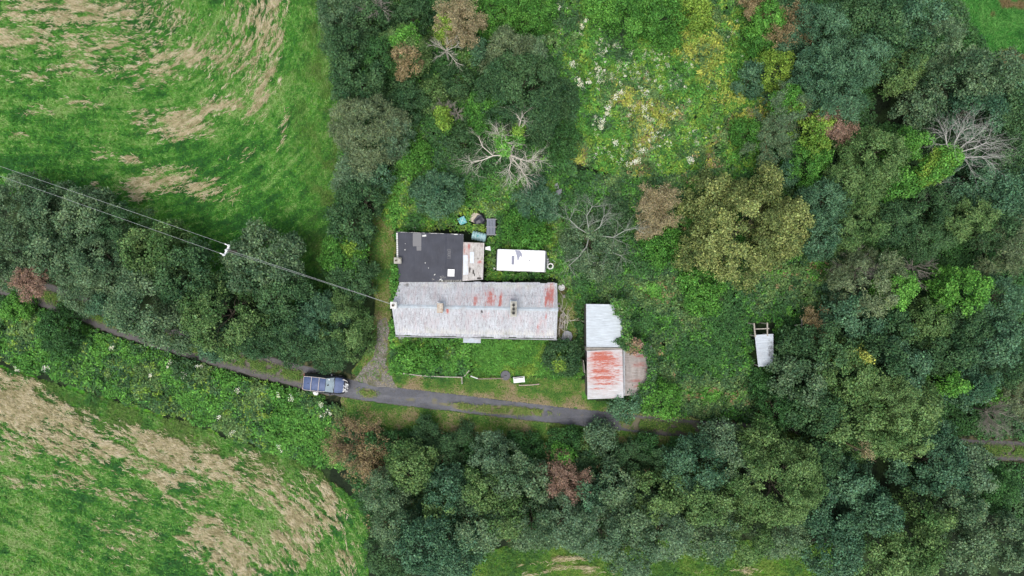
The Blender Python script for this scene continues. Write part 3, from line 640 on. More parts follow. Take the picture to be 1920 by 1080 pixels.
thicket('lawn_grass', [(886, 636), (1060, 640), (1095, 705), (1000, 706), (886, 704)], 34, .2, (('green', 1), ('bright', 5), ('lime', 1)), 'grassy', 'long bright grass in the front garden right of the path', 210, 3, patch=.6)
thicket('brambles', [(640, 800), (760, 806), (1000, 828), (1330, 838), (1340, 900), (1300, 1000), (900, 1010), (700, 1000), (650, 880)], 22, 1.1, (('deep', 3), ('brown', .9), ('dark', 4), ('olive', 1)), 'bramble', 'dark brownish scrub between the lane and the bottom trees', 211, 6, patch=.35)
for poly, sd_, d_, lab in ((VERGE, 221, 190, 'straw tinged grass verge along the lane in front of the cottage'), (WORN, 222, 170, 'short yellowish worn grass beside the gable of the cottage'), ([(1040, 440), (1090, 440), (1100, 600), (1100, 720), (1060, 720), (1045, 520)], 223, 120, 'patchy grass between the cottage and the sheds'), ([(-60, 560), (1340, 690), (1340, 900), (600, 860), (0, 700)], 224, 0, '')):
    if not d_: continue
    px, py, r = scatter(poly, d_, sd_, 5); k = clear(px, py, margin=-.05) | (clear(px, py, gr=False) & (r.random(len(px)) < .13)) ; px = px[k]; py = py[k]; n = len(px)
    x = (px-960)*H/F; y = (540-py)*H/F; e_ = np.abs(lane_d(x, y))-lane_hw(px)
    t = .42-1.5*(fbm(x*.7, y*.7, 233, 3)-.5)+.45*np.exp(-(e_/.40)**2)*(lane_d(x, y) > 0)+r.normal(0, .16, n)
    cols = pal_cols(n, ((.05, .15, .03), (.09, .23, .035), (.17, .28, .05), (.30, .28, .12), (.38, .30, .18)), t)
    tag(blades({221: 'verge_grass', 222: 'worn_grass', 223: 'patchy_grass'}[sd_], px, py, .30, .055, cols, lift=.3), lab, 'grass')
# grass in the middle of the lane
i = RNG.integers(0, nl, 60000); off = RNG.normal(0, .30, 60000); x = LXs[i]+nxv[i]*off+RNG.uniform(-.1, .1, 60000); y = LYs[i]+nyv[i]*off; px, py = PX(x, y)
den = np.clip(sstep(585, 560, px)+sstep(1150, 1190, px), 0, 1)+blobs(px, py, [(690, 737, 15, 9, 10, .8), (868, 762, 20, 6, 4, 1.2), (945, 769, 66, 8, 3, 1.3), (1000, 772, 20, 7, 3, 1.2)])
k = (RNG.random(60000) < den*.9) & (px > -60) & (px < 1980) & (fbm(x*1.5, y*1.5, 77, 3) > .36); px = px[k]; py = py[k]; n = len(px)
tag(blades('track_grass', px, py, .24, .05, pal_cols(n, ((.07, .16, .03), (.17, .26, .05), (.34, .30, .13)), RNG.normal(.5, .25, n)-.3*(px < 600)-.3*(px > 1150)), lift=.3, z0=.08), 'grass growing along the middle of the lane', 'grass')
# flowers
x, y, z = mp; px, py = PX(x, y); fl = blobs(px, py, [(1150, 120, 60, 40, 30, .9), (1120, 150, 40, 20, 0, 1), (1225, 215, 60, 60, 0, .9), (1180, 290, 70, 20, 0, .45), (1060, 60, 40, 50, 0, .7), (1290, 210, 50, 70, 0, .5), (1240, 110, 60, 30, 0, .7), (1260, 280, 50, 30, 0, .7), (1130, 230, 14, 30, 20, .9), (1380, 100, 20, 40, 0, .6)])
cl = fbm(x*.9, y*.9, 501, 2); k = (RNG.random(len(x)) < fl*.55*sstep(.46, .58, cl)); pts = np.stack([x, y, z], 1)[k]
flowers('meadow_flowers', pts, 'cream white flower heads scattered over the clearing', seed=4, size=.19, leaf=.06)
cp = [(1190, 306), (1182, 309), (1198, 304), (1127, 238), (1130, 225), (1135, 215), (1155, 268), (1293, 298), (1297, 305), (1084, 150), (1088, 160), (1105, 153), (1152, 186), (1140, 203), (1205, 282), (1206, 204), (1162, 172), (1122, 130), (1096, 38), (1047, 15), (1107, 28), (1092, 50), (1075, 120)]
pts = [tuple(P(a_+random.uniform(-3, 3), b_+random.uniform(-3, 3), .9)) for a_, b_ in cp for _ in range(2)]
flowers('umbel_flowers', pts, 'larger creamy flower heads on tall stems in the clearing', size=.3, seed=5, leaf=.10)
vp = [(33, 690), (88, 692), (213, 652), (520, 742), (616, 772), (606, 760), (415, 785), (438, 812), (525, 840), (375, 690), (320, 683), (344, 700), (548, 745), (280, 700), (450, 735), (605, 778), (1440, 1000)][:16]
pts = [tuple(P(a_+random.uniform(-5, 5), b_+random.uniform(-5, 5), .85)) for a_, b_ in vp for _ in range(3)]
flowers('verge_flowers', pts, 'small white flower heads among the verge weeds', size=.2, seed=6, leaf=.08, nper=14)

# ------------------------------------------------------------ the cottage
M_wall = simple('rendered_wall', (.55, .54, .50), .9, .15, 2.5, stain=(.30, .31, .25), bmp=.3)
M_stone = simple('pale_stone', (.42, .40, .36), .9, .35, 3, bmp=.6)
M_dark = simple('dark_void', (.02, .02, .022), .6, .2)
M_glass = simple('window_glass', (.05, .06, .07), .08, .1, spec=.8, bmp=0)
M_frame = simple('painted_frame', (.6, .6, .57), .6, .15)
M_wood = simple('weathered_wood', (.36, .33, .28), .85, .3, 6, stretch=(1, 1, 4), bmp=.4)
M_white = simple('white_paint', (.80, .81, .80), .45, .05, 3, bmp=.05)
M_whitedirty = simple('dirty_white', (.66, .67, .64), .6, .15, 3, stain=(.42, .42, .36), bmp=.1)
M_terra = simple('clay', (.40, .34, .26), .85, .25, 6)
M_gutter = simple('gutter', (.30, .31, .32), .6, .3, 3)
M_lead = simple('lead_flashing', (.42, .47, .52), .5, .15, 4)
M_ridge = simple('ridge_sheet', (.40, .45, .49), .6, .2, 3, stain=(.36, .36, .37))
M_roof = corr_mat('fibre_sheets', (.62, .65, .68), (.33, .32, .34), (.44, .14, .115), 'y', 1.0, fleck=(.25, .235, .24))
M_lean = corr_mat('lean_sheets', (.62, .60, .575), (.40, .37, .34), (.42, .12, .10), 'y', .8, fleck=(.22, .19, .16))
M_shedn = corr_mat('pale_blue_sheets', (.60, .66, .70), (.50, .54, .56), (.35, .2, .15), 'x', .15)
M_sheds = corr_mat('rusting_sheets', (.66, .67, .68), (.50, .47, .44), (.46, .105, .06), 'x', .5, fleck=(.42, .36, .32))
M_shedl = corr_mat('faded_sheets', (.44, .40, .37), (.30, .25, .23), (.34, .11, .09), 'x', .9, fleck=(.20, .17, .15))
c0 = P(893, 580, 0)
cot = thing('cottage', (c0.x, c0.y, 0), 'long low cottage with pale rust stained corrugated roof and black flat roofed rear extension', 'house')
ze, zr = 2.55, 3.5
eNW, eNE, eSE, eSW = P(750, 528, ze), P(1044.5, 530.5, ze), P(1043.5, 635, ze), P(742, 628.5, ze); rW, rE = P(734.5, 573.5, zr), P(1046, 580.5, zr)
corrugated('roof', [rW, rE, eNE, eNW], M_roof, cot, courses=2, seed=3, edge=.012,
    rust=[(.5, .5, .6, .6, .25), (.55, .42, .16, .35, .48), (.585, .30, .035, .5, .95), (.50, .32, .02, .35, .8), (.65, .30, .012, .35, .85), (.44, .35, .03, .3, .5), (.965, .70, .02, .35, 1.0), (.93, .35, .015, .35, .8), (.95, .55, .04, .6, .82), (.55, .2, .1, .3, .45), (.89, .3, .01, .3, .6)],
    dirt=[(.30, .96, .25, .05, .35), (.05, .85, .03, .12, .6), (.745, -.02, .03, .2, .4)])
corrugated('roof', [rW, rE, eSE, eSW], M_roof, cot, courses=1, seed=5, edge=.012,
    rust=[(.62, .5, .5, .55, .18), (.335, .10, .012, .16, .95), (.885, .68, .012, .22, .75), (.93, .22, .008, .15, .7), (.6, .25, .25, .2, .32), (.2, .6, .25, .6, .2), (.9, .6, .05, .4, .45)],
    dirt=[(.12, .05, .05, .1, .35), (.5, 1.0, .5, .06, .40), (.54, .12, .01, .08, .75), (.70, .2, .15, .25, .28)])
mb = WMB(); up = Vector((0, 0, .05)); d_ = (rE-rW).normalized()
n_ = 13
for i in range(n_):
    a_ = rW.lerp(rE, i/n_)+up; b_ = rW.lerp(rE, (i+1)/n_)+up*1.0; b_ = b_+d_*.04
    for s_ in (-1, 1):
        o1 = Vector((0, s_*.17, -.075)); h = Vector((0, 0, .0+.006*(i % 2)))
        k = len(mb.V); mb.V += [a_+h, b_+h, b_+o1+h, a_+o1+h, a_+h-Vector((0, 0, .02)), b_+h-Vector((0, 0, .02)), b_+o1+h-Vector((0, 0, .02)), a_+o1+h-Vector((0, 0, .02))]
        for f in ((0, 1, 2, 3), (4, 5, 6, 7), (0, 1, 5, 4), (1, 2, 6, 5), (2, 3, 7, 6), (3, 0, 4, 7)): mb.F.append([k+q for q in f])
mb.build('ridge_cap', M_ridge, cot)
# walls: gabled box
ins_ = .22
def inset(p, dx, dy, z): return Vector((p.x+dx, p.y+dy, z))
wNW, wNE, wSE, wSW = inset(eNW, .35, -.2, 0), inset(eNE, -.25, -.2, 0), inset(eSE, -.25, .28, 0), inset(eSW, .30, .28, 0)
top = lambda p: Vector((p.x, p.y, ze-.02+.12)); zg = zr-.12
mb = WMB(); gW = Vector((rW.x+.40, rW.y, zg)); gE = Vector((rE.x-.30, rE.y, zg))
mb.V = [wNW-Vector((0, 0, .2)), wNE-Vector((0, 0, .2)), wSE-Vector((0, 0, .2)), wSW-Vector((0, 0, .2)), top(wNW), top(wNE), top(wSE), top(wSW), gW, gE]
mb.F = [[0, 1, 5, 4], [2, 3, 7, 6], [1, 2, 6, 9, 5], [3, 0, 4, 8, 7], [4, 5, 9, 8], [8, 9, 6, 7]]
mb.build('wall', M_wall, cot)
sd_ = (wSE-wSW); sl = sd_.length; sd_.normalize(); out = Vector((sd_.y, -sd_.x, 0))
rzs = math.atan2(sd_.y, sd_.x)
def opening(base, dirv, outv, s, z, w_, h_, nm, rz):
    c = base+dirv*s; f = WMB()
    t = .07
    for (dx, dz, ww, hh) in ((0, h_/2-t/2, w_, t), (0, -h_/2+t/2, w_, t), (-w_/2+t/2, 0, t, h_-2*t), (w_/2-t/2, 0, t, h_-2*t)) + (((0, 0, .05, h_-2*t),) if nm == 'window' else ()):
        f.box((c+dirv*dx+outv*.03)+Vector((0, 0, z+dz)), (ww, .09, hh), rz)
    o = f.build(nm if nm == 'window' else 'door_frame', M_frame, cot)
    g = WMB().box(c+outv*.012+Vector((0, 0, z)), (w_-2*t+.01, .05, h_-2*t+.01), rz)
    loc = g.build('pane' if nm == 'window' else 'door', M_glass if nm == 'window' else M_wood, cot)
    if nm == 'window':
        loc.parent = o
        sl_ = WMB().box(c+outv*.08+Vector((0, 0, z-h_/2-.05)), (w_+.2, .18, .08), rz).build('sill', M_stone, cot); sl_.parent = o
for s in (2.0, 5.2, 10.2, 13.6): opening(wSW, sd_, out, s, 1.35, 1.1, 1.1, 'window', rzs)
opening(wSW, sd_, out, 7.25, 1.02, .95, 2.04, 'door', rzs)
nd = (wNW-wNE).normalized(); no = Vector((nd.y, -nd.x, 0))
for s in (2.0, 5.2): opening(wNE, nd, no, s, 1.4, 1.0, 1.0, 'window', math.atan2(nd.y, nd.x))
ge = (wNE-wSE).normalized(); opening(wSE, ge, Vector((1, 0, 0)), 2.6, 1.4, .9, 1.0, 'window', math.pi/2)
# gutter and rainwater pipe
g = WMB(); g.tube([eSW+Vector((-.05, -.10, -.10)), eSW.lerp(eSE, .5)+Vector((0, -.10, -.14)), eSE+Vector((.05, -.10, -.12))], .065, 8); g.build('gutter', M_gutter, cot)
g = WMB(); q = eSW+Vector((.45, .02, -.15)); g.tube([q, q+Vector((0, .2, -.3)), Vector((q.x, q.y+.2, .1))], .045, 8); g.build('drainpipe', M_gutter, cot)
g = WMB(); q = P(752, 631, .5); g.lathe((q.x, q.y+.1, 0), [(.30, 0), (.36, .3), (.36, .62), (.33, .62), (.31, .5)], 18); g.build('water_butt', M_gutter, cot)
g = WMB(); pc = P(885, 636, 2.35); g.box(pc, (1.72, .72, .07), rzs); g.box(pc+Vector((-.75, .2, -.22)), (.06, .5, .4), rzs); g.box(pc+Vector((.75, .2, -.22)), (.06, .5, .4), rzs); g.build('porch_canopy', M_ridge, cot)
# chimneys
def chimney(px, py, z0, z1, sx, sy, pots, mat, rz=-.01, nm='chimney', potm=M_terra, fl=True):
    c = P(px, py, z1); m_ = WMB(); m_.box((c.x, c.y, (z0+z1)/2-.06), (sx, sy, z1-z0-.12), rz); m_.box((c.x, c.y, z1-.06), (sx+.10, sy+.10, .12), rz); m_.box((c.x, c.y, z1+.02), (sx-.06, sy-.06, .05), rz)
    o = m_.build(nm, mat, cot)
    if fl:
        f_ = WMB(); f_.box((c.x, c.y, zr+.03), (sx+.22, sy+.26, .05), rz); f = f_.build('flashing', M_lead, cot); f.parent = o
    for dx, dy, r_ in pots:
        p_ = WMB(); p_.lathe((c.x+dx, c.y+dy, z1+.03), [(r_, 0), (r_*.92, .16), (r_*1.08, .18), (r_*1.08, .24), (r_*.82, .24), (r_*.78, .05)], 16)
        po = p_.build('chimney_pot', potm, cot, smooth=True); po.parent = o
        p_ = WMB(); p_.lathe((c.x+dx, c.y+dy, z1+.075), [(r_*.75, 0), (r_*.75, .02)], 16); q_ = p_.build('flue', M_dark, cot); q_.parent = o
M_chim = simple('chimney_render', (.40, .39, .34), .9, .3, 5, stain=(.16, .16, .12), bmp=.5)
chimney(963, 579.5, 3.7, 5.0, .52, 1.35, [(0, .38, .14), (0, .0, .13), (0, -.36, .15)], M_chim, potm=simple('sooty_pot', (.17, .165, .14), .9, .3))
chimney(825, 577.5, 3.7, 4.75, .46, .82, [], simple('lichened_chimney', (.46, .41, .34), .9, .25, 8, stain=(.36, .22, .14)))
chimney(737.5, 572.5, 2.2, 4.65, .50, .55, [(0, 0, .12)], M_whitedirty, fl=False)
# rear extension with flat felt roof
zf = 2.75
f1, f2, f3, f4 = P(743, 435, zf), P(869, 439.5, zf), P(866, 529, zf), P(747, 529, zf)
m, nt_, b = newmat('black_roofing_felt')
n1 = noise(nt_, 1.0, 6); n2 = noise(nt_, 9, 6, rough=.8); n3 = noise(nt_, 2.2, 5, stretch=(4, .5, 1))
c_ = mixc(nt_, mrange(nt_, n1, .3, .7), (.018, .021, .034), (.036, .041, .060)); c_ = mixc(nt_, mrange(nt_, n3, .55, .75, 0, .5), c_, (.07, .072, .085))
c_ = mixc(nt_, mrange(nt_, n2, .68, .78, 0, .5), c_, (.12, .12, .13))
g_ = attr(nt_, 'dirt'); c_ = mixc(nt_, mrange(nt_, math_(nt_, 'ADD', g_, n2), .98, 1.18), c_, (.16, .16, .165))
g2 = attr(nt_, 'moss'); c_ = mixc(nt_, mrange(nt_, math_(nt_, 'ADD', g2, math_(nt_, 'MULTIPLY', n2, 1.1)), 1.1, 1.25), c_, mixc(nt_, mrange(nt_, n2, .45, .6), (.02, .025, .012), (.30, .29, .27)))
nt_.links.new(c_, b.inputs['Base Color']); b.inputs['Roughness'].default_value = .6; bump(nt_, b, n2, .3, .01)
nu, nv_ = 160, 110; U, V_ = np.meshgrid(np.linspace(0, 1, nu), np.linspace(0, 1, nv_))
f_ = [np.array(q) for q in (f1, f2, f3, f4)]
PP = (f_[0]*(1-U)[..., None]+f_[1]*U[..., None])*(1-V_)[..., None]+(f_[3]*(1-U)[..., None]+f_[2]*U[..., None])*V_[..., None]
seam = (np.exp(-((U-.74)/.004)**2)+np.exp(-((U-.25)/.003)**2)*.6+np.exp(-((U-.5)/.003)**2)*.6)
PP[..., 2] += .035*fbm(U*5, V_*4, 61, 3)+seam*.03-.10*(V_*.6)
PP[..., 1] += (V_ < .02)*.10*(fbm(U*22, U*0, 66, 2)-.5)
sp = (PP[..., 0]-0); qx, qy = PX(PP[..., 0], PP[..., 1], zf)
rect = lambda x0, y0, x1, y1: (sstep(x0-.8, x0+.8, qx)*sstep(x1+.8, x1-.8, qx)*sstep(y0-1, y0+1, qy)*sstep(y1+1.5, y1-1.5, qy))
pat = np.maximum(rect(774, 437, 790, 462), rect(781, 462, 790, 470)); pat = np.maximum(pat, .55*rect(838, 466, 846, 486)); pat = np.maximum(pat, .35*(qx < 774)*(fbm(qx/14, qy/14, 8, 3) > .52)*(qy < 470)); pat = np.maximum(pat, .4*rect(862, 440, 870, 529))
ms = np.maximum(sstep(519, 527, qy)*.75*sstep(795, 830, qx), .6*blobs(qx, qy, [(745, 490, 6, 10, 0, 1), (830, 520, 14, 6, 0, 1), (812, 524, 5, 4, 0, 1)]))
loc = PP.reshape(-1, 3)-np.array((c0.x, c0.y, 0)); ii = (np.arange(nv_-1)[:, None]*nu+np.arange(nu-1)[None]).ravel()
fr = mesh_obj('flat_roof', loc, np.stack([ii, ii+nu, ii+nu+1, ii+1], 1), m, cot, smooth=True, attrs={'dirt': pat.ravel(), 'moss': ms.ravel()})
g = WMB(); g.poly([inset(f1, .18, -.16, zf-.10), inset(f2, -.15, -.16, zf-.10), inset(f3, -.15, .25, zf-.2), inset(f4, .12, .25, zf-.2)], -.2); g.build('extension_wall', M_wall, cot)
g = WMB(); g.poly([f1+Vector((0, .02, -.012)), f2+Vector((0, .02, -.012)), f3+Vector((0, 0, -.10)), f4+Vector((0, 0, -.10))], zf-.24); g.build('fascia', M_frame, cot)
g = WMB()
for i in range(14):                                        # loose flat coping pieces on the west edge
    y0, y1 = 437+i*3.9, 437+(i+1)*3.9-.5
    g.box((P(744.5+i*.09, (y0+y1)/2, zf).x, P(0, (y0+y1)/2, zf).y, zf+.05), (.14, (y1-y0)*.052, .08), .02)
g.build('coping', M_whitedirty, cot)
chimney(745.5, 488.5, 1.0, 3.25, .62, .50, [(-.12, 0, .10)], M_chim, fl=False)
g = WMB(); sc = P(845.8, 511.5, zf+.1); g.box(sc, (.66, .70, .14), -.03); sk = g.build('skylight', M_white, cot, bevel=.02)
for x_, y_, d3_, rz_ in ((795.5, 442, (.38, .17, .04), .12), (759.5, 468.5, (.09, .09, .07), .4), (797.5, 493, (.10, .07, .05), .1), (803.5, 502.5, (.07, .07, .05), .8), (815, 515, (.16, .08, .05), .8), (826, 524, (.18, .1, .08), .3), (855, 439.5, (.34, .08, .05), 0), (829, 526, (.12, .14, .08), .5), (760, 457, (.05, .05, .05), 0)):
    g = WMB(); g.box(P(x_, y_, zf)+Vector((0, 0, .04)), d3_, rz_); g.build('loose_slate', M_whitedirty, cot)
opening(Vector((f2.x-.15, f2.y-.16, 0)), Vector((-1, 0, 0)), Vector((0, 1, 0)), 2.4, 1.4, 1.0, .9, 'window', math.pi)
opening(Vector((f1.x+.18, f1.y-.2, 0)), Vector((0, -1, 0)), Vector((-1, 0, 0)), 1.2, 1.4, .9, .9, 'window', math.pi/2)
# lean-to
l1, l2, l3, l4 = P(868.5, 454, 2.62), P(908, 455.5, 2.35), P(905.5, 524, 2.35), P(867, 527, 2.62)
corrugated('lean_to_roof', [l1, l2, l3, l4], M_lean, cot, pitch=.12, amp=.016, seed=9, sheet=.66,
    rust=[(.27, .15, .07, .17, 1.0), (.27, .33, .10, .12, .7), (.82, .52, .13, .06, .8), (.08, .2, .12, .25, .6), (.9, .1, .03, .06, .5)],
    dirt=[(.35, .72, .05, .10, .9), (.52, .78, .05, .08, .95), (.58, .85, .04, .06, .85), (.44, .48, .05, .03, .9), (.8, .96, .16, .04, .95), (.73, .43, .03, .04, .8), (.08, .35, .1, .12, .25)])
g = WMB(); g.box(P(875, 490, 2.62)+Vector((-.1, -.35, .01)), (.46, 1.9, .03), .02); g.box(P(885, 483, 2.55)+Vector((0, 0, .01)), (.40, 1.1, .03), -.03); g.build('patch_sheet', simple('pale_patch', (.58, .63, .68), .55, .12, 3, stain=(.5, .48, .45)), cot)
g = WMB(); g.poly([inset(l1, 0, -.1, 2.5), inset(l2, -.12, -.1, 2.24), inset(l3, -.12, .1, 2.24), inset(l4, 0, .1, 2.5)], -.2); g.build('lean_to_wall', simple('grey_boards', (.25, .24, .22), .9, .3, 4, stretch=(6, 6, 1)), cot)
# ivy on the gable
def ivy_patch(name, pts, parent, pal='green', r_=.28, n=12, leaf=.16):
    C = np.array([list(p) for p in pts]); t = RNG.random((len(C), 1)); c_ = np.array(PAL[pal][0])*(1-t)+np.array(PAL[pal][1])*t
    q = leaf_quads(C, np.tile([-.4, 0, .9], (len(C), 1)), r_, n, leaf, .9, c_); inv = np.array(parent.matrix_basis.inverted()); return build_leaves(name, [(q[0] @ inv[:3, :3].T+inv[:3, 3], q[1])], M_leaf, parent)
pts = [P(random.gauss(741.5, 2.2), random.uniform(498, 566), random.uniform(.8, 2.9)) for _ in range(170)]+[P(random.gauss(738, 1.6), random.uniform(600, 632), random.uniform(.3, 2.3)) for _ in range(50)]
ivy_patch('ivy', pts, cot, 'green')

# ------------------------------------------------------------ sheds
def walls(parent, tops, mat, zb=-.2, nm='wall', drop=.08, ins=.08):
    cx_ = sum(t.x for t in tops)/4; cy_ = sum(t.y for t in tops)/4
    tp = [Vector((t.x+(ins if t.x < cx_ else -ins), t.y+(ins if t.y < cy_ else -ins), t.z-drop)) for t in tops]
    g = WMB(); g.poly(tp, zb); return g.build(nm, mat, parent)
M_boards = simple('dark_shed_boards', (.14, .13, .12), .9, .35, 5, stretch=(5, 5, .6), bmp=.5)
n1_, n2_, n3_, n4_ = P(1099, 570, 2.75), P(1163, 571, 2.45), P(1168, 651, 2.45), P(1099.5, 650.5, 2.75)
shn = thing('shed', tuple(P(1132, 612, 0)), 'tin shed with a clean pale blue roof, brambles creeping over its right corner', 'shed')
corrugated('roof', [n1_, n4_, n3_, P(1167, 571, 2.45)], M_shedn, shn, pitch=.11, amp=.014, seed=12, sheet=.8, nv_=50, rust=[], dirt=[(.18, .80, .20, .14, .30), (.05, .7, .05, .3, .3), (.9, .8, .04, .2, .2), (.98, .4, .015, .4, .5)])
walls(shn, [n1_, n2_, n3_, n4_], M_boards)
g = WMB(); q = P(1098.3, 628, 1.2); g.box((q.x+.02, q.y, 1.0), (.05, .9, 1.9)); g.build('door', M_wood, shn)
s1, s2, s3, s4 = P(1100.5, 658, 2.85), P(1167, 655, 2.60), P(1169, 746, 2.60), P(1101.5, 748.5, 2.85)
shs = thing('shed', tuple(P(1135, 702, 0)), 'tin shed with a white roof blotched orange red with rust', 'shed')
corrugated('roof', [s1, s4, s3, s2], M_sheds, shs, pitch=.11, amp=.014, seed=14, sheet=.8, nv_=50,
    rust=[(.40, .52, .52, .70, .69), (.06, .40, .05, .45, .86), (.16, .42, .10, .50, .92), (.28, .55, .03, .45, .82), (.42, .38, .07, .36, 1.0), (.57, .45, .06, .50, .96), (.70, .50, .035, .50, .92), (.79, .28, .03, .28, .90)],
    dirt=[(.06, .15, .05, .12, .45), (.02, .5, .02, .5, .4)])
walls(shs, [s1, s2, s3, s4], M_boards)
g = WMB(); g.poly([P(1100, 651.6, 2.55), P(1168, 652.2, 2.45), P(1167, 655.5, 2.45), P(1100, 658.5, 2.55)], -.2); g.build('parapet_wall', M_stone, shs)
g = WMB(); q0 = P(1100, 654.6, 2.58); q1 = P(1166, 653.6, 2.5); g.bar(q0, q1, .10, .06); g.build('wall_plate', M_wood, shs)
g = WMB(); q = P(1098.5, 690, 1.15); g.box((q.x+.0, q.y+.75, 1.1), (.06, .10, 2.2)); g.box((q.x+.0, q.y-.75, 1.1), (.06, .10, 2.2)); g.box((q.x, q.y, 2.15), (.06, 1.6, .10)); g.build('door_frame', M_wood, shs)
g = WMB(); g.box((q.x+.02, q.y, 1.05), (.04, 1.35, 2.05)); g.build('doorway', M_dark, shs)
g = WMB(); q = P(1097.0, 684, 1.1); g.box((q.x-.18, q.y-.1, 1.0), (.05, 1.3, 1.95), .12); g.build('door', M_wood, shs)
# sunken side roof, its outer corners swallowed by brambles
t1, t2, t3, t4 = P(1170.5, 652, 2.35), P(1222, 648, 1.75), P(1222, 738, 1.70), P(1171.5, 742, 2.35)
corrugated('side_roof', [t1, t4, t3, t2], M_shedl, shs, pitch=.11, amp=.014, seed=16, sheet=.8, nv_=50, warp=.18,
    rust=[(.38, .55, .06, .3, .7), (.5, .85, .04, .12, .9), (.7, .4, .05, .3, .75), (.82, .5, .04, .3, .72), (.2, .6, .04, .3, .6)], dirt=[(.5, .04, .5, .03, .6), (.2, .45, .15, .4, .45), (.6, .8, .12, .1, .5)])
g = WMB(); g.bar(P(1170, 655, 2.5), P(1170.5, 742, 2.5), .16, .08); g.build('edge_flashing', M_gutter, shs)
walls(shs, [t1, t2, t3, t4], M_boards, drop=.14, ins=.3, nm='side_wall')
def creeper(name, poly, z0, z1, dens, pals, label, seed, exclude=None, leaf=.19):
    r = np.random.default_rng(seed); xs = [p[0] for p in poly]; ys = [p[1] for p in poly]; n = int((max(xs)-min(xs))*(max(ys)-min(ys))/350*dens)
    px = r.uniform(min(xs), max(xs), n); py = r.uniform(min(ys), max(ys), n); k = soft(px, py, poly, 5, seed); px, py = px[k], py[k]; n = len(px)
    z = z0+(z1-z0)*r.random(n)+.25*fbm(px/18, py/18, seed, 2); C = np.stack([(px-960)*(H-z)/F, (540-py)*(H-z)/F, z], 1)
    ch = r.integers(0, len(pals), n); t = r.random((n, 1)); lo = np.array([PAL[p][0] for p in pals])[ch]; hi = np.array([PAL[p][1] for p in pals])[ch]
    return tag(build_leaves(name, [leaf_quads(C, np.tile([0, 0, 1.], (n, 1)), .24, 13, leaf, .75, lo*(1-t)+hi*t)], M_leaf), label, 'brambles', kind='stuff')
creeper('brambles', [(1146, 562), (1180, 562), (1184, 655), (1166, 655), (1167, 628), (1166, 600), (1160, 592), (1152, 585)], 2.2, 2.9, 30, ('green', 'dark', 'olive'), 'brambles spilling over the right edge of the pale blue shed roof', 301)
creeper('brambles', [(1150, 638), (1170, 632), (1200, 638), (1222, 652), (1230, 700), (1226, 752), (1190, 752), (1200, 738), (1213, 712), (1217, 690), (1213, 668), (1196, 657), (1172, 655), (1166, 650)], 2.0, 2.7, 34, ('green', 'dark', 'dark'), 'brambles closing round the sunken side roof of the rusty shed', 302)
creeper('dead_brambles', [(1176, 636), (1200, 636), (1206, 656), (1180, 664), (1172, 652)], 2.45, 2.7, 18, ('brown', 'red'), 'brown dead bramble stems at the top of the sunken side roof', 303)

# open shelter at the wood's edge
h1, h2, h3, h4 = P(1415, 628, 2.3), P(1450, 626, 2.45), P(1450, 686, 2.45), P(1421.5, 687.5, 2.3)
shl = thing('shelter', tuple(P(1430, 655, 0)), 'small open shelter with pale tin roof and bare poles, half under trees', 'shelter')
corrugated('roof', [h1, h4, h3, h2], corr_mat('mossy_pale_sheets', (.60, .66, .72), (.42, .43, .44), (.2, .16, .13), 'x', .4), shl, pitch=.11, amp=.014, seed=18, nv_=50, rust=[], dirt=[(.5, .85, .5, .3, .62)])
for i, (x_, y_) in enumerate(((1416, 630), (1446, 628), (1446, 685), (1423, 686), (1413.8, 607.5), (1438.5, 607))):
    q = P(x_, y_, 2.2); WMB().bar((q.x, q.y, -.2), (q.x, q.y, 2.25), .10).build('post', M_wood, shl)
g = WMB(); g.bar(P(1413.6, 606, 2.3), P(1416, 632, 2.28), .12); g.build('rail', M_wood, shl)
g = WMB(); g.bar(P(1438.5, 605, 2.4), P(1438.7, 630, 2.4), .12); g.build('rail', M_wood, shl)
g = WMB(); g.bar(P(1415, 617, 2.36), P(1442, 616, 2.46), .09); g.build('rail', M_wood, shl)
wf = thing('timber_frame', tuple(P(1503, 606, 0)), 'broken timber frame poking out of the growth right of the small shelter', 'frame')
for a_, b_ in ((P(1503, 598, 0), P(1503, 598, 2.2)), (P(1503, 598, 2.2), P(1503.5, 614, 2.1)), (P(1490, 610, 2.1), P(1506, 608, 2.2))): WMB().bar(a_, b_, .09).build('beam', M_wood, wf)

# ------------------------------------------------------------ caravan
M_cara = simple('white_caravan_skin', (.83, .84, .83), .35, .03, 2, bmp=0)
cc0 = P(977.5, 490, 0); cv = thing('caravan', (cc0.x, cc0.y, 0), 'white touring caravan parked behind the cottage, hitch pointing right', 'caravan', rz=-.035)
Lc, Wc, z0, z1 = 4.90, 2.08, .55, 2.45; k = len
def prism_loft(name, prof, half, mat, parent, bev=.08):     # profile (x,z) extruded across y
    g = MB(); n = len(prof)
    for s_ in (-1, 1):
        for x_, z_ in prof: g.V.append(Vector((x_, s_*half, z_)))
    g.F = [list(range(n)), list(range(n, 2*n))[::-1]]+[[i, i+n, (i+1) % n+n, (i+1) % n] for i in range(n)]
    return g.build(name, mat, parent, bevel=bev, seg=3, smooth=True)
body = prism_loft('body', [(-Lc/2, z0), (Lc/2-.02, z0), (Lc/2+.02, 1.3), (Lc/2-.16, z1-.12), (Lc/2-.5, z1), (-Lc/2+.45, z1), (-Lc/2+.06, z1-.14), (-Lc/2-.02, 1.3)], Wc/2, M_cara, cv, .09)
M_rub = simple('grey_trim', (.33, .34, .36), .5, .1); M_tyre = simple('tyre', (.03, .03, .03), .9, .2)
